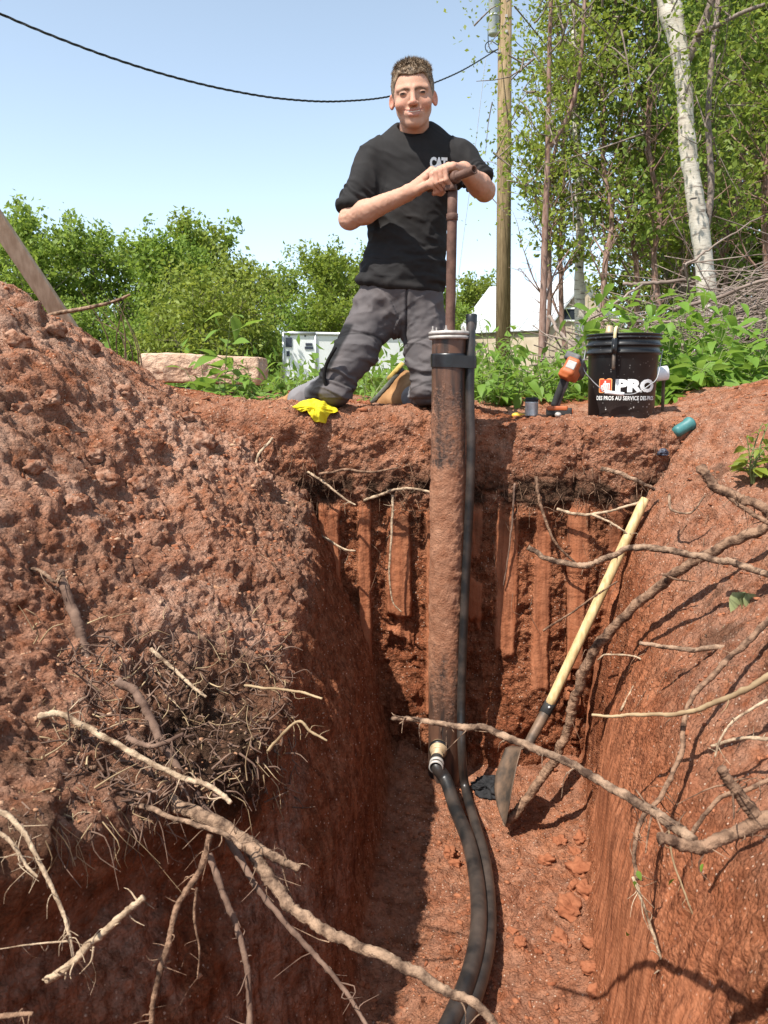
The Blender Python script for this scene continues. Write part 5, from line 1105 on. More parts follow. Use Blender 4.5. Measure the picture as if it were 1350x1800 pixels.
RP([([(1175,1450,1.42),(1185,1520,1.40),(1208,1580,1.38),(1232,1650,1.37),(1246,1722,1.36)],4,3)], 48, 'straw', 'vine', 'yellow-green vine stem dangling right of the pale root', 'vine')
RP([([(1250,1312,1.50),(1300,1298,1.46),(1360,1300,1.42),(1480,1310,1.40)],6,9)], 49, 'root_pale', 'root', 'pale root poking left from right edge above the broken branch')
RP([([(1215,1470,1.30),(1262,1405,1.30),(1320,1385,1.28),(1400,1350,1.28),(1500,1320,1.3)],8,9)], 50, 'root_clay', 'root', 'slanting root behind the thick broken near branch')
RP([([(1350,1230,1.45),(1300,1260,1.44),(1270,1290,1.44),(1258,1330,1.44)],6,4)], 51, 'root_pale', 'root', 'small hooked pale root at the right edge')
RP([([(955,1108,2.6),(1000,1080,2.55),(1050,1045,2.5),(1085,1022,2.46)],4,3)], 52, 'root_clay', 'root', 'twig crossing behind the middle of shovel handle')
RP([([(1175,870,2.6),(1180,895,2.55),(1215,900,2.5),(1240,870,2.48)],5,3)], 53, 'root', 'root', 'small looped root on the right bank right of the shovel top')
RP([([(1090,1250,2.3),(1130,1165,2.34),(1070,1150,2.40),(1050,1160,2.42)],4,3)], 54, 'root_pale', 'root', 'fine pale root drooping over right wall below the long crooked branch')
g = np.random.default_rng(33)
# fine roots and straw nobody could count
m = MB()
def fine(px0, px1, py0, py1, n, l0, l1, r, hang):
    for _ in range(n):
        px_, py_ = g.uniform(px0, px1), g.uniform(py0, py1); h = hit(px_, py_)
        if h is None: continue
        p = np.array(h[0]) + np.array([0, -.006, .004]); L_ = g.uniform(l0, l1); nrm_ = np.array(h[1]); nrm_ = nrm_ if nrm_[1] < 0 else -nrm_
        if hang: dv = np.array([g.normal() * .35, 0, -1]) + nrm_ * .15
        else: dv = g.normal(size=3) + nrm_ * .5; dv -= nrm_ * (dv @ nrm_) * .6
        dv /= np.linalg.norm(dv); q1 = p + dv * L_ * .5 + g.normal(size=3) * L_ * .12; q2 = p + dv * L_ + g.normal(size=3) * L_ * .14
        q1 = q1 + nrm_ * .004; q2 = q2 + nrm_ * .004
        m.tube(catmull([p, q1, q2], 6), np.linspace(r, r * .4, 6) * g.uniform(.6, 1.3), 4, cap=False)
fine(520, 1130, 815, 890, 80, .03, .12, .0012, True); fine(520, 1130, 800, 900, 60, .03, .10, .0012, False); fine(520, 1100, 860, 1050, 34, .05, .2, .0011, True); fine(1100, 1350, 780, 1300, 90, .04, .16, .0015, True); fine(440, 540, 780, 1000, 60, .04, .14, .0014, True)
V, Fq = m.out(); tag(obj('fine_roots', mesh_from('fine_roots', V, Fq), M['root_clay']), 'fine hair roots hanging from the dug faces', 'roots', kind='stuff')
m = MB(); fine(60, 520, 1080, 1400, 120, .015, .08, .0017, False); fine(350, 520, 1230, 1400, 45, .03, .09, .0015, True); fine(0, 260, 1380, 1480, 40, .03, .10, .0011, True)
V, Fq = m.out(); tag(obj('straw_litter', mesh_from('straw_litter', V, Fq), M['straw']), 'matted straw and rootlets on the left lip', 'straw', kind='stuff')
m = MB(); fine(120, 520, 1120, 1420, 420, .015, .07, .0024, False); fine(0, 300, 1390, 1470, 70, .03, .10, .0016, True)
V, Fq = m.out(); tag(obj('root_mat', mesh_from('root_mat', V, Fq), M['root_dark']), 'dark mat of rotting roots on the left lip', 'roots', kind='stuff')

# ------------------------------------------------------------------ trees
def leaf_cloud(Pt, size, g, droop=.3, spread=.1, aspect=.55):
    """one pointed leaf (4 corners) at every point"""
    n = len(Pt); d = g.normal(size=(n, 3)); d[:, 2] -= droop; d /= np.linalg.norm(d, axis=1)[:, None]
    s = np.cross(d, g.normal(size=(n, 3)) + np.array([0, 0, 1.2])); s /= np.linalg.norm(s, axis=1)[:, None] + 1e-9
    L_ = (size * g.uniform(.6, 1.35, n))[:, None]; Wd = L_ * aspect * .5; nm = np.cross(d, s) * L_ * .12
    V = np.stack([Pt, Pt + d * L_ * .45 + s * Wd + nm, Pt + d * L_, Pt + d * L_ * .45 - s * Wd + nm], 1).reshape(-1, 3)
    return V, np.arange(4 * n).reshape(-1, 4)
def grow(seed, H, r0, lean=(0, 0), base=.25, nb=26, blen=1.2, up=.6, twigs=4, lpt=26, leaf=.07, spread=.13, wob=.05, dead=0, taper=.85, shape=lambda t: 1, subl=.5):
    """returns wood (V, F) and leaves (V, F) of one tree standing at the origin"""
    g = np.random.default_rng(seed); wood = MB(); pts = []
    n = 12; t = np.linspace(0, 1, n); w_ = np.cumsum(g.normal(size=(n, 2)) * wob * H / n * 2.2, 0); w_ -= w_[0]
    tr = np.stack([lean[0] * H * t + w_[:, 0], lean[1] * H * t + w_[:, 1], H * t], 1); trc = catmull(tr, 22)
    wood.tube(trc, r0 * (1 - taper * np.linspace(0, 1, 22)), 8, cap=False, jitter=.06, seed=seed)
    for i in range(nb + dead):
        isd = i >= nb; tt = base + (1 - base) * (i + g.random()) / nb if not isd else g.uniform(.12, base + .35); tt = min(tt, .99)
        p = trc[int(tt * 21)]; a = i * 2.4 + g.normal() * .5; L_ = blen * shape(tt) * g.uniform(.55, 1.2); u_ = up * g.uniform(.5, 1.5)
        d = np.array([math.cos(a), math.sin(a), u_]); d /= np.linalg.norm(d); q = [p]
        for k in range(3): d = d + g.normal(size=3) * .22 + np.array([0, 0, .10]); d /= np.linalg.norm(d); q.append(q[-1] + d * L_ / 3)
        rb = max(.004, r0 * (1 - taper * tt) * .42); bc_ = catmull(q, 8); wood.tube(bc_, np.linspace(rb, rb * .3, 8), 5, cap=False)
        for k in range(twigs):
            s_ = bc_[int(2 + 5.9 * (k + g.random()) / twigs)]; dd = d * .5 + g.normal(size=3) * .75 + np.array([0, 0, .2]); dd /= np.linalg.norm(dd); e = s_ + dd * L_ * subl * g.uniform(.5, 1.1); md = (s_ + e) / 2 + g.normal(size=3) * L_ * .05
            tw = catmull([s_, md, e], 6); wood.tube(tw, np.linspace(rb * .4, rb * .14, 6), 4, cap=False)
            if not isd:
                nl = int(lpt * g.uniform(.3, 1.6)); idx = g.integers(1, 6, nl); pts.append(tw[idx] + g.normal(size=(nl, 3)) * spread * g.uniform(.6, 1.2))
    pts = np.vstack(pts); return wood.out(), leaf_cloud(pts, leaf, g)
def plant_tree(name, meshes, loc, s, rz, label, cat, group, mats):
    root = empty(name, loc, label, cat, group); root.scale = (s, s, s); root.rotation_euler = (0, 0, rz)
    for nm, me, mt in zip(('trunk', 'crown'), meshes, mats):
        o = bpy.data.objects.new(nm, me); C.objects.link(o); o.parent = root
        if not me.materials: me.materials.append(mt)
        else: o.material_slots[0].link = 'OBJECT'; o.material_slots[0].material = mt
    return root
def tmeshes(nm, res):
    (wv, wf), (lv, lf) = res; return mesh_from(nm + '_wood', wv, wf), mesh_from(nm + '_leaves', lv, lf, False)
far = [tmeshes('far%d' % k, grow(500 + k, 5.0, .075, (g_l * .05, 0), .12, 44, 1.45, .65, 5, 30, .165, .115, .10, 14, .88, lambda t: .55 + .75 * math.sin(math.pi * min(1, t * .85 + .1)))) for k, g_l in enumerate((0, 1, -1, .5, -.5, 0))]
grp = 'trees of the far tree line'
# (px of trunk, py of top, distance): left tree line, then the gap behind the pole
spots = [(-55, 370, 27), (20, 382, 29), (75, 372, 25), (130, 400, 28), (185, 388, 26), (240, 395, 30), (285, 398, 25), (340, 378, 27), (392, 392, 29), (435, 442, 26), (490, 452, 29), (540, 414, 27), (590, 428, 25), (640, 432, 29), (700, 445, 27), (770, 470, 30), (826, 468, 36), (868, 480, 38)]
gl = np.random.default_rng(8)
for i, (px_, py_, y_) in enumerate(spots):
    gz = float(far_z(0, y_)) - .1; p = W(px_, 700, y_); Ht = float(W(px_, py_ + 24, y_)[2]) - gz
    k = i % 6; hm = 5.35
    lab = 'leafy tree in the far tree line, number %s from the left edge' % ['one','two','three','four','five','six','seven','eight','nine','ten','eleven','twelve','thirteen','fourteen','fifteen','sixteen','seventeen','eighteen'][i]
    plant_tree('tree', far[k], (p[0], y_, gz), Ht / hm, gl.uniform(0, 6.28), lab, 'tree', grp, (M['bark'], M['leaf_yel'] if i in (7, 9, 11, 12, 13, 16, 17) else M['leaf_far']))
# lower shrubs in front of the tree line
shr = [tmeshes('shrub%d' % k, grow(540 + k, 2.0, .03, (0, 0), .05, 30, .95, .7, 5, 26, .095, .14, .1, 6, .8, lambda t: 1.1 - .4 * t)) for k in range(3)]
for i, (px_, py_, y_) in enumerate([(-20, 560, 20), (60, 545, 21), (150, 540, 22), (225, 560, 20.5), (290, 520, 20), (350, 480, 18), (400, 500, 20), (455, 560, 21), (520, 530, 23), (600, 520, 23), (660, 540, 22)]):
    gz = float(far_z(0, y_)) - .1; p = W(px_, 700, y_); Ht = float(W(px_, py_, y_)[2]) - gz
    plant_tree('shrub', shr[i % 3], (p[0], y_, gz), Ht / 2.25, gl.uniform(0, 6.28), 'green shrub below the far tree line, %s' % ['at the left edge', 'under the plank', 'right of the plank', 'above the heap slope', 'above the slab left end', 'the tallest above the slab', 'above the slab right end', 'left of the trailer', 'behind the trailer left end', 'behind his hip', 'behind his thigh', 'left of the pole', 'right of the pole'][i], 'shrub', 'shrubs below the far tree line', (M['bark'], M['leaf_yel'] if i in (4, 5, 6, 9) else M['leaf_far']))

# right hand stand: tall saplings, birches, darker wood behind
tall = [tmeshes('tall%d' % k, grow(600 + k, 8.0, .055, ((-.02, .03, 0, .02)[k], 0), .30, 40, .85, 1.1, 5, 19, .105, .075, .06, 18, .85, lambda t: .75 + .55 * math.sin(math.pi * t))) for k in range(4)]
names = ['slim reddish sapling just right of the pole', 'slim sapling with forked trunk right of the shed roof', 'slender leafy sapling behind the thin white birch', 'slender sapling between thin birch and brush pile', 'thin dark sapling left of the big birch', 'leafy sapling behind the big birch trunk', 'leafy sapling right of the big birch', 'leafy sapling at the right edge of the photo', 'sapling behind the brush pile']
for i, (px_, y_, s_, k) in enumerate([(935, 12.5, .86, 0), (998, 14.0, .98, 1), (1058, 12.0, .96, 2), (1105, 13.0, 1.0, 3), (1150, 12.0, 1.0, 1), (1215, 13.5, 1.0, 2), (1300, 12, 1.0, 0), (1362, 11, 1.0, 3), (1265, 15, 1.0, 1)]):
    p = W(px_, 700, y_); plant_tree('sapling', tall[k], (p[0], y_, float(far_z(0, y_)) - .1), s_, gl.uniform(0, 6.28), names[i], 'tree', 'saplings on the right', (M['bark_red'], M['leaf_yel'] if i in (0, 1) else (M['leaf_dark'] if i in (4, 5, 8) else M['leaf_near'])))
back = [tmeshes('back%d' % k, grow(640 + k, 8.5, .07, (0, 0), .10, 46, 1.4, .8, 5, 26, .17, .13, .06, 18, .85, lambda t: .8 + .5 * math.sin(math.pi * t))) for k in range(2)]
for i, (px_, y_) in enumerate([(1140, 21), (1175, 19), (1215, 18), (1255, 20), (1300, 18), (1345, 19), (1395, 18), (1450, 20)]):
    p = W(px_, 700, y_); plant_tree('tree', back[i % 2], (p[0], y_, float(far_z(0, y_)) - .1), (.95, 1.05, 1.1, 1.1, 1.15, 1.15, 1.15, 1.1)[i], gl.uniform(0, 6.28), 'dense tree deep in the right wood, %s from the left' % ['first', 'second', 'third', 'fourth', 'fifth', 'sixth', 'seventh', 'eighth'][i], 'tree', 'trees deep in the right wood', (M['bark'], M['leaf_dark'] if i % 2 else M['leaf_near']))
def built_tree(name, trunk_paths, y, label, mt, leafpts, leaf, seed, lmt):
    g = np.random.default_rng(seed); P0 = W(trunk_paths[0][0][0][0], trunk_paths[0][0][0][1], y); root = empty(name, (P0[0], y, P0[2] - .02), label, 'tree')
    m = MB(); 
    for pp, w0, w1 in trunk_paths:
        Pp = np.array([W(a, b, c) for a, b, c in pp]); Q_ = catmull(Pp, len(pp) * 7); m.tube(Q_, np.linspace(w0, w1, len(Q_)) / F_PX * y / 2 * (1 + .05 * g.normal(size=len(Q_))), 12, cap=True, jitter=.02, seed=seed)
        if mt != 'birch' or w0 > 19: part('trunk' if w0 > 19 or mt != 'birch' else 'limb', *m.out(), M[mt], root); m = MB()
        else: part('limb', *m.out(), M['bark'], root); m = MB()
    pts = []
    tw = MB()
    for a, b, c, n, s in leafpts:
        ctr = W(a, b, c)
        for _ in range(max(2, n // 40)):
            e = ctr + g.normal(size=3) * s; q = e + g.normal(size=3) * np.array([.3, .3, .4]); tw.tube(catmull([e, (e + q) / 2 + g.normal(size=3) * .06, q], 5), np.linspace(.010, .003, 5), 4, cap=False); pts.append(np.repeat((e + (q - e) * .7)[None], 40, 0) + g.normal(size=(40, 3)) * .17)
    V, Fq = leaf_cloud(np.vstack(pts), leaf, g); part('crown', V, Fq, M[lmt], root, False); part('twigs', *tw.out(), M['bark'], root)['kind'] = 'stuff'
built_tree('birch_tree', [([(1252,640,9.5),(1243,520,9.5),(1235,440,9.5),(1222,350,9.5),(1208,250,9.5),(1203,160,9.5),(1190,80,9.5),(1172,20,9.5),(1155,-60,9.5)],33,22), ([(1203,130,9.5),(1197,70,9.48),(1190,10,9.45),(1186,-50,9.42)],20,14), ([(1207,108,9.5),(1225,70,9.45),(1245,20,9.4),(1262,-40,9.3)],16,11), ([(1222,60,9.4),(1260,45,9.3),(1310,20,9.2),(1370,0,9.1)],9,5), ([(1238,430,9.5),(1250,330,9.6),(1245,220,9.7),(1250,120,9.8),(1262,0,9.9)],12,8)], 9.5, 'big leaning white birch with forked trunk at right', 'birch', [(1180, -10, 9.4, 400, .5), (1280, 60, 9.3, 500, .5), (1320, -20, 9.2, 500, .6), (1110, 20, 9.5, 400, .5), (1250, 200, 9.7, 240, .4)], .06, 701, 'leaf_yel')
built_tree('birch_tree', [([(1022,640,13),(1020,560,13),(1018,480,13),(1020,400,13),(1016,300,13),(1012,180,13),(1010,60,13),(1008,-60,13)],20,9)], 13, 'thin white birch standing in front of the shed gable', 'birch', [(1010, 60, 13, 500, .5), (1020, 160, 13, 500, .5), (1000, 250, 13, 300, .45), (1030, 300, 13, 240, .4)], .065, 702, 'leaf_near')
built_tree('sapling', [([(952,640,8.5),(955,520,8.5),(958,400,8.5),(962,300,8.5),(964,200,8.5),(966,80,8.5),(970,-40,8.5)],13,6), ([(968,258,8.5),(1000,200,8.45),(1018,130,8.4),(1026,40,8.4),(1030,-40,8.4)],8,4), ([(955,540,8.5),(975,480,8.6),(1000,440,8.7)],4,2)], 8.5, 'nearest pinkish-barked sapling with a forked stem right of the pole', 'bark_red', [(930, 60, 8.5, 500, .35), (950, 140, 8.5, 500, .35), (930, 230, 8.5, 360, .3), (985, 60, 8.45, 600, .4), (1010, 140, 8.4, 500, .35), (945, 320, 8.5, 160, .3), (990, 260, 8.5, 300, .3)], .048, 703, 'leaf_yel')

# brush pile of dead branches
pc_ = W(1310, 640, 7.0); root = empty('brush_pile', (3.3, 7.2, -.1), 'heap of dead grey-brown branches at the right edge', 'brush pile')
g = np.random.default_rng(44); m = MB()
for i in range(1000):
    x = g.uniform(2.0, 5.4); y_ = g.uniform(6.3, 8.4); zc = g.random() * np.interp(x, [2.0, 2.5, 3.3, 5.4], [.35, .75, 1.25, 1.5]) * (1 - .15 * abs(y_ - 7.4)) - .05
    L_ = g.uniform(.6, 2.2); a = g.normal() * .35 + .22; b = g.normal() * .5; d = np.array([math.cos(a) * math.cos(b), math.cos(a) * math.sin(b), math.sin(a)]) * L_
    p = np.array([x, y_, zc]); q = [p - d / 2, p + g.normal(size=3) * .09, p + d / 2 + g.normal(size=3) * .08]; r = g.choice([.004, .006, .009, .014], p=[.55, .33, .10, .02]); m.tube(catmull(q, 7), np.linspace(r, r * .4, 7), 5, cap=False)
o = part('branches', *m.out(), M['deadwood'], root); o['kind'] = 'stuff'
for i, (pp, w0, w1) in enumerate([([(1095,500,6.9),(1150,497,6.8),(1215,494,6.7)],9,8), ([(1185,545,6.4),(1270,520,6.3),(1350,490,6.2),(1420,470,6.2)],10,6), ([(1130,580,6.3),(1220,570,6.2),(1330,560,6.2)],9,7), ([(1180,610,6.1),(1270,590,6.0),(1350,560,6.0)],8,6), ([(1060,600,6.4),(1030,570,6.4),(1070,540,6.4),(1130,500,6.5)],8,5), ([(965,555,7.4),(990,590,7.3),(1030,625,7.2)],9,7), ([(1200,470,6.6),(1260,430,6.6),(1340,380,6.6)],6,3)]):
    Pp = np.array([W(*p) for p in pp]); part('large_branch', *tube(catmull(Pp, 16) + np.random.default_rng(i).normal(size=(16, 3)) * .008, np.linspace(w0, w1, 16) * .72 / F_PX * pp[0][2] / 2, 8, jitter=.06, seed=i), M['deadwood'], root)

# ------------------------------------------------------------------ pole, transformer, cables
PY = 17.5; pb_ = W(884, 700, PY); ptp = W(888, -60, PY); root = empty('utility_pole', (pb_[0], PY, float(far_z(0, PY)) - .1), 'round wooden utility pole behind the man', 'pole')
part('pole', *tube([np.array([pb_[0], PY, float(far_z(0, PY)) - .1]), (pb_ + ptp) / 2, ptp], [.165, .150, .137], 20), M['pole'], root)
for py_ in (28, 55, 37, 90):
    b = W(890 if py_ != 90 else 878, py_, PY - .14); m = MB(); m.box(b, (.05, .03, .05)); part('bolt', *m.out(), M['castalu'], root, False)
tcn = W(868, 62, PY - .05); root = empty('transformer', tcn, 'grey transformer can mounted high on the utility pole', 'transformer')
zt = float(W(868, -6, PY)[2]) - tcn[2]; m = MB(); m.lathe([(0, 0), (.10, 0), (.115, .02), (.115, zt), (.125, zt + .01), (.125, zt + .06), (.10, zt + .10), (0, zt + .12)], tcn, 28); part('tank', *m.out(), M['greypaint'], root)
m = MB(); m.lathe([(.1155, zt * .45), (.121, zt * .45), (.121, zt * .5), (.1155, zt * .5)], tcn, 28); part('band', *m.out(), M['alu'], root)
m = MB(); m.box(tcn + np.array([.13, .03, zt * .62]), (.10, .05, .12)); m.box(tcn + np.array([.13, .03, zt * .18]), (.10, .05, .10)); part('bracket', *m.out(), M['greypaint'], root, False)
for pts_, r in (([W(861, 20, PY), W(858, 60, PY), W(861, 85, PY), W(878, 95, PY - .15)], .010), ([W(876, 80, PY - .15), W(862, 72, PY - .1), W(853, 80, PY), W(858, 92, PY), W(876, 86, PY - .15)], .010)):
    part('lead_wire', *tube(catmull(pts_, 20), r, 6), M['cable'], root)
# twisted service drop
cpx = [(876, 86, 17.3), (800, 130, 15.6), (700, 166, 13.8), (600, 178, 12.4), (500, 174, 11.4), (400, 158, 10.6), (300, 134, 10.0), (200, 103, 9.5), (100, 66, 9.1), (0, 24, 8.8), (-120, -32, 8.4), (-420, -190, 7.6), (-800, -430, 6.8)]
ctr_ = catmull([W(*c) for c in cpx], 420); root = empty('service_cable', ctr_[0], 'black twisted overhead cable sagging from the utility pole to the left', 'cable')
s = np.concatenate([[0], np.cumsum(np.linalg.norm(np.diff(ctr_, axis=0), axis=1))])
for k in range(3):
    ph = s / .42 * 2 * math.pi + k * 2.094; part('strand', *tube(ctr_ + np.stack([0 * ph, np.cos(ph), np.sin(ph)], 1) * .0085, .0068, 6), M['cable'], root)
V, Fq = tube(catmull([W(854, 100, 17.2), W(832, 285, 16.5), W(808, 470, 15.8), W(790, 640, 15.2)], 20), .0055, 5); thing('guy_wire', V, Fq, M['guy'], 'thin guy wire slanting down left of the utility pole', 'wire')
V, Fq = tube(catmull([W(896, 62, 17.5), W(920, 85, 18), W(960, 110, 18.6)], 12), .007, 5); thing('line_wire', V, Fq, M['cable'], 'thin dark wire leaving the utility pole to the right', 'wire')

# ------------------------------------------------------------------ trailer and shed
ty = 19.0; a0 = W(500, 700, ty); a1 = W(556, 700, ty + .2); zt = float(W(530, 584, ty)[2]); zb = float(far_z(0, ty)) + .35
root = empty('cargo_trailer', (a1[0], ty, zb - .35), 'white box trailer with grey trim parked behind the man', 'trailer')
u1 = (a1 - a0); u1[2] = 0; lw = np.linalg.norm(u1); u1 /= lw; u2 = np.array([.93, .36, 0]); u2 /= np.linalg.norm(u2); c0 = np.array([a0[0], a0[1], 0]); LL = 3.4
def tr_pt(s, t, z): return c0 + u1 * s + u2 * t + np.array([0, 0, z])
m = MB(); m.add([tr_pt(0, 0, zb), tr_pt(lw, 0, zb), tr_pt(lw, LL, zb), tr_pt(0, LL, zb), tr_pt(0, 0, zt - .05), tr_pt(lw, 0, zt - .05), tr_pt(lw, LL, zt - .05), tr_pt(0, LL, zt - .05)], [(0, 3, 2, 1), (4, 5, 6, 7), (0, 1, 5, 4), (1, 2, 6, 5), (2, 3, 7, 6), (3, 0, 4, 7)]); bodyt = part('box', *m.out(), M['white'], root, False)
m = MB()
for s, t in ((0, 0), (lw, 0), (lw, LL)): m.tube([tr_pt(s, t, zb), tr_pt(s, t, zt)], .035, 6)
for (s, t), (s2, t2) in (((0, 0), (lw, 0)), ((lw, 0), (lw, LL)), ((0, 0), (0, LL))): m.tube([tr_pt(s, t, zt - .02), tr_pt(s2, t2, zt - .02)], .045, 6); m.tube([tr_pt(s, t, zb), tr_pt(s2, t2, zb)], .04, 6)
part('trim', *m.out(), M['alu'], root)
u3 = np.cross(u1, [0, 0, 1.0]); u3 = u3 if u3[1] < 0 else -u3
def mark(nm, s0, s1, z0, z1, mt): m = MB(); m.prism([(s0, z0), (s1, z0), (s1, z1), (s0, z1)], .0, .012, lambda x, y, d: tr_pt(x, 0, y) + u3 * (.006 + d)); part(nm, *m.out(), mt, bodyt, False)
mark('vent_plate', .05, .20, zt - .34, zt - .12, M['darkmark']); mark('sticker', .07, .14, zt - .55, zt - .43, M['darkmark']); mark('lettering', .52, .68, zt - .30, zt - .24, M['darkmark']); mark('lettering', .50, .70, zt - .38, zt - .32, M['darkmark'])
for s in (.12, .5): mark('hinge', s, s + .03, zt - .10, zt - .05, M['darkmark'])
for t in (1.6, 2.2):
    m = MB(); cw = tr_pt(lw + .02, t, zb - .05); m.lathe([(.12, -.08), (.28, -.08), (.30, -.04), (.30, .04), (.28, .08), (.12, .08)], cw, 20, np.array(Vector(np.cross(u2, [0, 0, 1])).to_track_quat('Z', 'Y').to_matrix())); part('wheel', *m.out(), M['rubber'], root)
# shed: gable facing the dig, white metal roof going left
sy = 30.0; gx0, gx1 = W(958, 600, sy)[0], W(1075, 600, sy)[0]; zpk = float(W(1012, 496, sy)[2]); ze = float(W(955, 570, sy)[2]); zg = float(far_z(0, sy)) - .1; xm = W(1012, 600, sy)[0]
root = empty('shed', (xm, sy, zg), 'beige gabled shed with a white metal roof behind the saplings', 'shed')
m = MB(); m.prism([(gx0, zg), (gx1, zg), (gx1, ze), (xm, zpk), (gx0, ze)], 0, 3.3, lambda x, z, d: np.array([x - d * .82, sy + d * .57, z])); part('walls', *m.out(), M['siding'], root, False)
for i in range(9):
    x = gx0 + (gx1 - gx0) * (i + .5) / 9; zt_ = np.interp(x, [gx0, xm, gx1], [ze, zpk, ze]) - .1; m = MB(); m.box((x, sy - .012, (zg + zt_) / 2), (.05, .025, zt_ - zg)); part('batten', *m.out(), M['siding'], root, False)
for sgn, xe in ((-1, gx0), (1, gx1)):
    d_ = np.array([xm - xe, zpk - ze]); d_ /= np.linalg.norm(d_); e0 = np.array([xe, ze]) - d_ * .35; e1 = np.array([xm, zpk]); nn_ = np.array([-d_[1], d_[0]]) * (1 if sgn < 0 else -1) * .06
    m = MB(); m.prism([tuple(e0), tuple(e1), tuple(e1 + nn_ + np.array([0, .02])), tuple(e0 + nn_)], -.3, 3.55, lambda x, z, d: np.array([x - d * .82, sy + d * .57, z + .03])); rf = part('roof', *m.out(), M['roofmetal'], root, False)
    if sgn < 0:
        for k in range(7):
            dd = k * .52 - .2; q0 = np.array([e0[0] - dd * .82, sy + dd * .57, e0[1] + .03 + .07]); q1 = np.array([e1[0] - dd * .82, sy + dd * .57, e1[1] + .03 + .07]); part('roof_rib', *tube([q0, q1], .022, 5), M['roofmetal'], rf)
wcx, wcz = W(1003, 553, sy)[0], float(W(1003, 553, sy)[2]); ww, wh = .26, .19
m = MB(); m.prism([(wcx - ww, wcz - wh), (wcx + ww, wcz - wh), (wcx + ww, wcz + wh), (wcx - ww, wcz + wh)], .03, .05, lambda x, z, d: np.array([x, sy - d, z])); wi = part('window', *m.out(), M['glass'], root, False)
m = MB()
for x0, x1, z0, z1 in ((-ww - .06, ww + .06, wh, wh + .06), (-ww - .06, ww + .06, -wh - .06, -wh), (-ww - .06, -ww, -wh, wh), (ww, ww + .06, -wh, wh)): m.box((wcx + (x0 + x1) / 2, sy - .05, wcz + (z0 + z1) / 2), (x1 - x0, .06, z1 - z0))
part('frame', *m.out(), M['white'], wi, False)

# ------------------------------------------------------------------ weeds with separate leaves
def leaf_mesh(nm, aspect, fold, curl, n=6, wav=.0):
    V = []; Fq = []
    for i in range(n + 1):
        t = i / n; hw = aspect * .5 * math.sin(math.pi * min(1, t ** .75)) * (1 - .25 * t); z = -curl * t * t
        V += [(t, -hw, z + fold * hw + wav * math.sin(t * 9)), (t, 0, z), (t, hw, z + fold * hw + wav * math.sin(t * 9 + 1))]
    for i in range(n):
        a = i * 3; Fq += [(a, a + 1, a + 4, a + 3), (a + 1, a + 2, a + 5, a + 4)]
    return mesh_from(nm, V, Fq)
LM = [leaf_mesh('leaf%d' % k, *a) for k, a in enumerate(((.52, .35, .28), (.44, .25, .5), (.60, .3, .15), (.30, .2, .35)))]
def weed(px, py_base, py_top, y, nst, nleaf, size, label, seed, group, kinds=(0, 1), mt='leaf_weed', spread=.06, name='weed_plant', stem_r=.0035, zbase=None):
    g = np.random.default_rng(seed); b = np.array(W(px, py_base, y)); zt = float(W(px, py_top, y)[2])
    if zbase is not None: b[2] = zbase
    root = empty(name, b, label, 'plant', group); H_ = zt - b[2]
    m = MB(); per = max(1, nleaf // nst)
    for s in range(nst):
        h = H_ * (1 if s == 0 else g.uniform(.62, 1.0)); off = np.array([g.normal() * spread, g.normal() * spread * .6, 0]); tipp = np.array([off[0] * 2.2 + g.normal() * .03, off[1] * 2.0, h])
        sp_ = catmull([off * .4, off * .9 + np.array([0, 0, h * .4]), tipp], 10); m.tube(sp_, np.linspace(stem_r, stem_r * .4, 10), 5, cap=False)
        for k in range(per):
            t = .22 + .78 * (k + g.random() * .6) / per; p = sp_[min(9, int(t * 9.99))] + (0 if t > .98 else 1) * 0
            a = k * 2.4 + g.normal() * .5; sz_ = size * g.uniform(.6, 1.25) * (1.1 - .35 * t); pet = np.array([math.cos(a), math.sin(a), .35]) * sz_ * .35
            m.tube([p, p + pet], stem_r * .4, 4, cap=False)
            o = bpy.data.objects.new('leaf', LM[kinds[int(g.integers(len(kinds)))]]); C.objects.link(o); o.parent = root; o.location = tuple(p + pet); o.scale = (sz_,) * 3
            o.rotation_euler = (g.normal() * .35, g.uniform(-.5, .75), a)
    V, Fq = m.out(); obj('stem', mesh_from('stem', V, Fq), M['stem'], root)
    for l in LM:
        if not l.materials: l.materials.append(M['leaf_weed'])
    if mt != 'leaf_weed':
        for o in root.children:
            if o.name.startswith('leaf'): o.material_slots[0].link = 'OBJECT'; o.material_slots[0].material = M[mt]
    return root
G1 = 'weeds behind the spoil heap'
weed(402, 735, 560, 4.1, 1, 20, .17, 'tall single-stemmed weed with drooping broad leaves, left of the trailer', 801, G1, (0, 2), spread=.02)
for i, a in enumerate([(370, 740, 640, 4.2), (420, 735, 655, 4.0), (455, 740, 628, 4.1), (495, 735, 640, 4.3), (520, 740, 668, 4.2), (390, 735, 690, 3.9), (470, 740, 690, 3.9)]):
    weed(a[0], a[1], a[2], a[3], 4, 40, .10, 'bushy green weed %s' % ['right of the slab front corner', 'under the tall drooping weed', 'in front of the slab right end', 'left of the trailer front', 'just left of his boot', 'lowest beside the scrap pipe', 'low in front of the trailer corner'][i], 810 + i, G1, (0, 1, 3), spread=.07)
for i, a in enumerate([(640, 722, 650, 3.9), (682, 722, 640, 4.1), (622, 722, 690, 3.8)]):
    weed(a[0], a[1], a[2], a[3], 3, 16, .06, 'small weed seen between his legs, %s' % ['the left one', 'the tallest', 'the lowest'][i], 830 + i, 'weeds between his legs', (1, 3), spread=.05)
G2 = 'weeds between pole and pail'
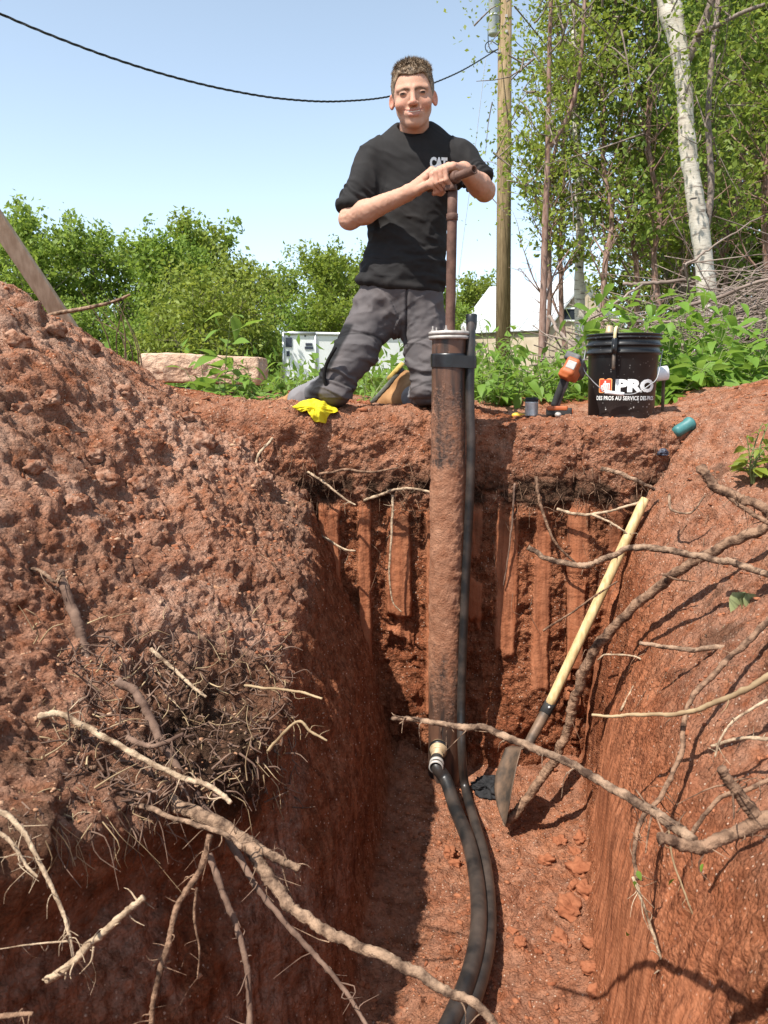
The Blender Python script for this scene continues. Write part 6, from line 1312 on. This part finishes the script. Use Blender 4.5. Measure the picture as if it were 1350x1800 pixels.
for i, a in enumerate([(850, 715, 585, 4.2), (880, 715, 565, 4.4), (915, 715, 580, 4.2), (945, 715, 600, 4.5), (865, 715, 640, 4.0), (905, 715, 645, 4.0), (975, 715, 640, 4.2), (1010, 715, 600, 4.6), (835, 715, 620, 4.3)]):
    weed(a[0], a[1], a[2], a[3], 5, 55, .095, 'leafy weed %s' % ['right of the conduit top', 'under the utility pole', 'right of the pole foot', 'below the shed wall', 'low beside the conduit', 'low behind the can', 'behind the driver', 'left of the pail rim', 'closest to the conduit'][i], 840 + i, G2, (1, 3, 0), spread=.08)
G3 = 'tall weeds behind the pail'
for i, a in enumerate([(1080, 715, 540, 4.4), (1115, 715, 520, 4.5), (1160, 715, 500, 4.3), (1195, 720, 490, 4.6), (1230, 720, 520, 4.3), (1180, 720, 570, 4.0), (1215, 720, 590, 3.95), (1260, 715, 560, 4.4), (1290, 712, 580, 4.2), (1325, 705, 540, 4.5), (1350, 700, 590, 4.2), (1245, 718, 640, 3.95), (1300, 705, 640, 4.0), (1170, 722, 640, 3.9)]):
    weed(a[0], a[1], a[2], a[3], 5, 60, .15, 'broad-leaved weed behind the pail, %s' % ['left of the brass fitting', 'right of the brass fitting', 'right of the pail rim', 'the tallest', 'right of the tallest', 'beside the white spool', 'low right of the spool', 'in front of the brush pile', 'below the brush pile', 'at the right edge, tall', 'at the right edge, low', 'lowest near the teal fitting', 'lowest toward the right edge', 'nearest the pail'][i], 860 + i, G3, (0, 2, 1), spread=.08)
# small plant with yellow-green leaves on dry stems at the right edge, wilted leaf, leaves on the vine
hp_ = hit(1322, 850); pl = np.array(hp_[0]); yv = pl[1]; weed(1325, 850, 745, yv, 5, 45, .06, 'small yellow-green sprout on dry stems at the right bank', 890, None, (0, 2), 'leaf_yel', .02, 'sprout', .004, pl[2])
wl_ = np.array(hit(1308, 1050)[0]) + np.array([-.01, -.03, .02]); root = empty('wilted_leaf', wl_, 'curled wilted green leaf lying on the right bank', 'leaf')
for k, (a, b, c, s_) in enumerate(((.3, 1.1, 2.2, .10), (-.5, 1.4, 2.6, .09), (.9, .9, -1.0, .08), (.1, 1.6, .4, .09))):
    o = obj('leaf_blade', leaf_mesh('wilted%d' % k, .55, 1.1, .7, 6, .05), M['leaf_dry'], root); o.rotation_euler = (a, b, c); o.scale = (s_,) * 3
for i, (px_, py_, y_, s_) in enumerate([(1112, 1550, 1.44, .024), (1103, 1640, 1.43, .015), (1186, 1545, 1.40, .02), (1236, 1518, 1.39, .018), (1120, 1530, 1.44, .02)]):
    o = obj('leaf', LM[2], None); o.location = tuple(W(px_, py_, y_)); o.scale = (s_,) * 3; o.rotation_euler = (.6, .9, i * 1.3); tag(o, 'single small green leaf hanging at the right wall, %s' % ['pale one on the pale root', 'lowest one', 'on the vine stem', 'rightmost', 'uppermost on the pale root'][i], 'leaf', 'leaves on the hanging stems')
# dry stalks on the heap
m = MB(); g = np.random.default_rng(61)
for k in range(7):
    b = np.array(W(205 + 8 * k, 690, 3.5 + .02 * k)); b[2] = drop(b[0], b[1]); m.tube(catmull([b, b + np.array([-.02, 0, .15]) + g.normal(size=3) * .02, b + np.array([-.06, 0, .30]) + g.normal(size=3) * .04], 8), np.linspace(.004, .0015, 8), 5, cap=False)
V, Fq = m.out(); thing('dry_stalks', V, Fq, M['drystem'], 'clump of dry brown stalks standing on the spoil heap slope', 'stalks')
# low ground cover that cannot be counted
pts = []
for _ in range(26000):
    x, y_ = g.uniform(-6, 7), 4.2 + 9 * g.random() ** 1.5
    if (-.75 < x < 1.7 and y_ < 4.5) or (-2.2 < x < -.4 and y_ < 5.3): continue
    z = float(far_z(x, y_)) if (abs(x) > 2.6 or y_ > 6.4) else .04
    pts.append((x, y_, z + abs(g.normal()) * .13))
V, Fq = leaf_cloud(np.array(pts), .075, g, -.6, aspect=.45); tag(obj('ground_cover', mesh_from('ground_cover', V, Fq, False), M['leaf_weed']), 'low green ground cover behind the dig', 'ground cover', kind='stuff')
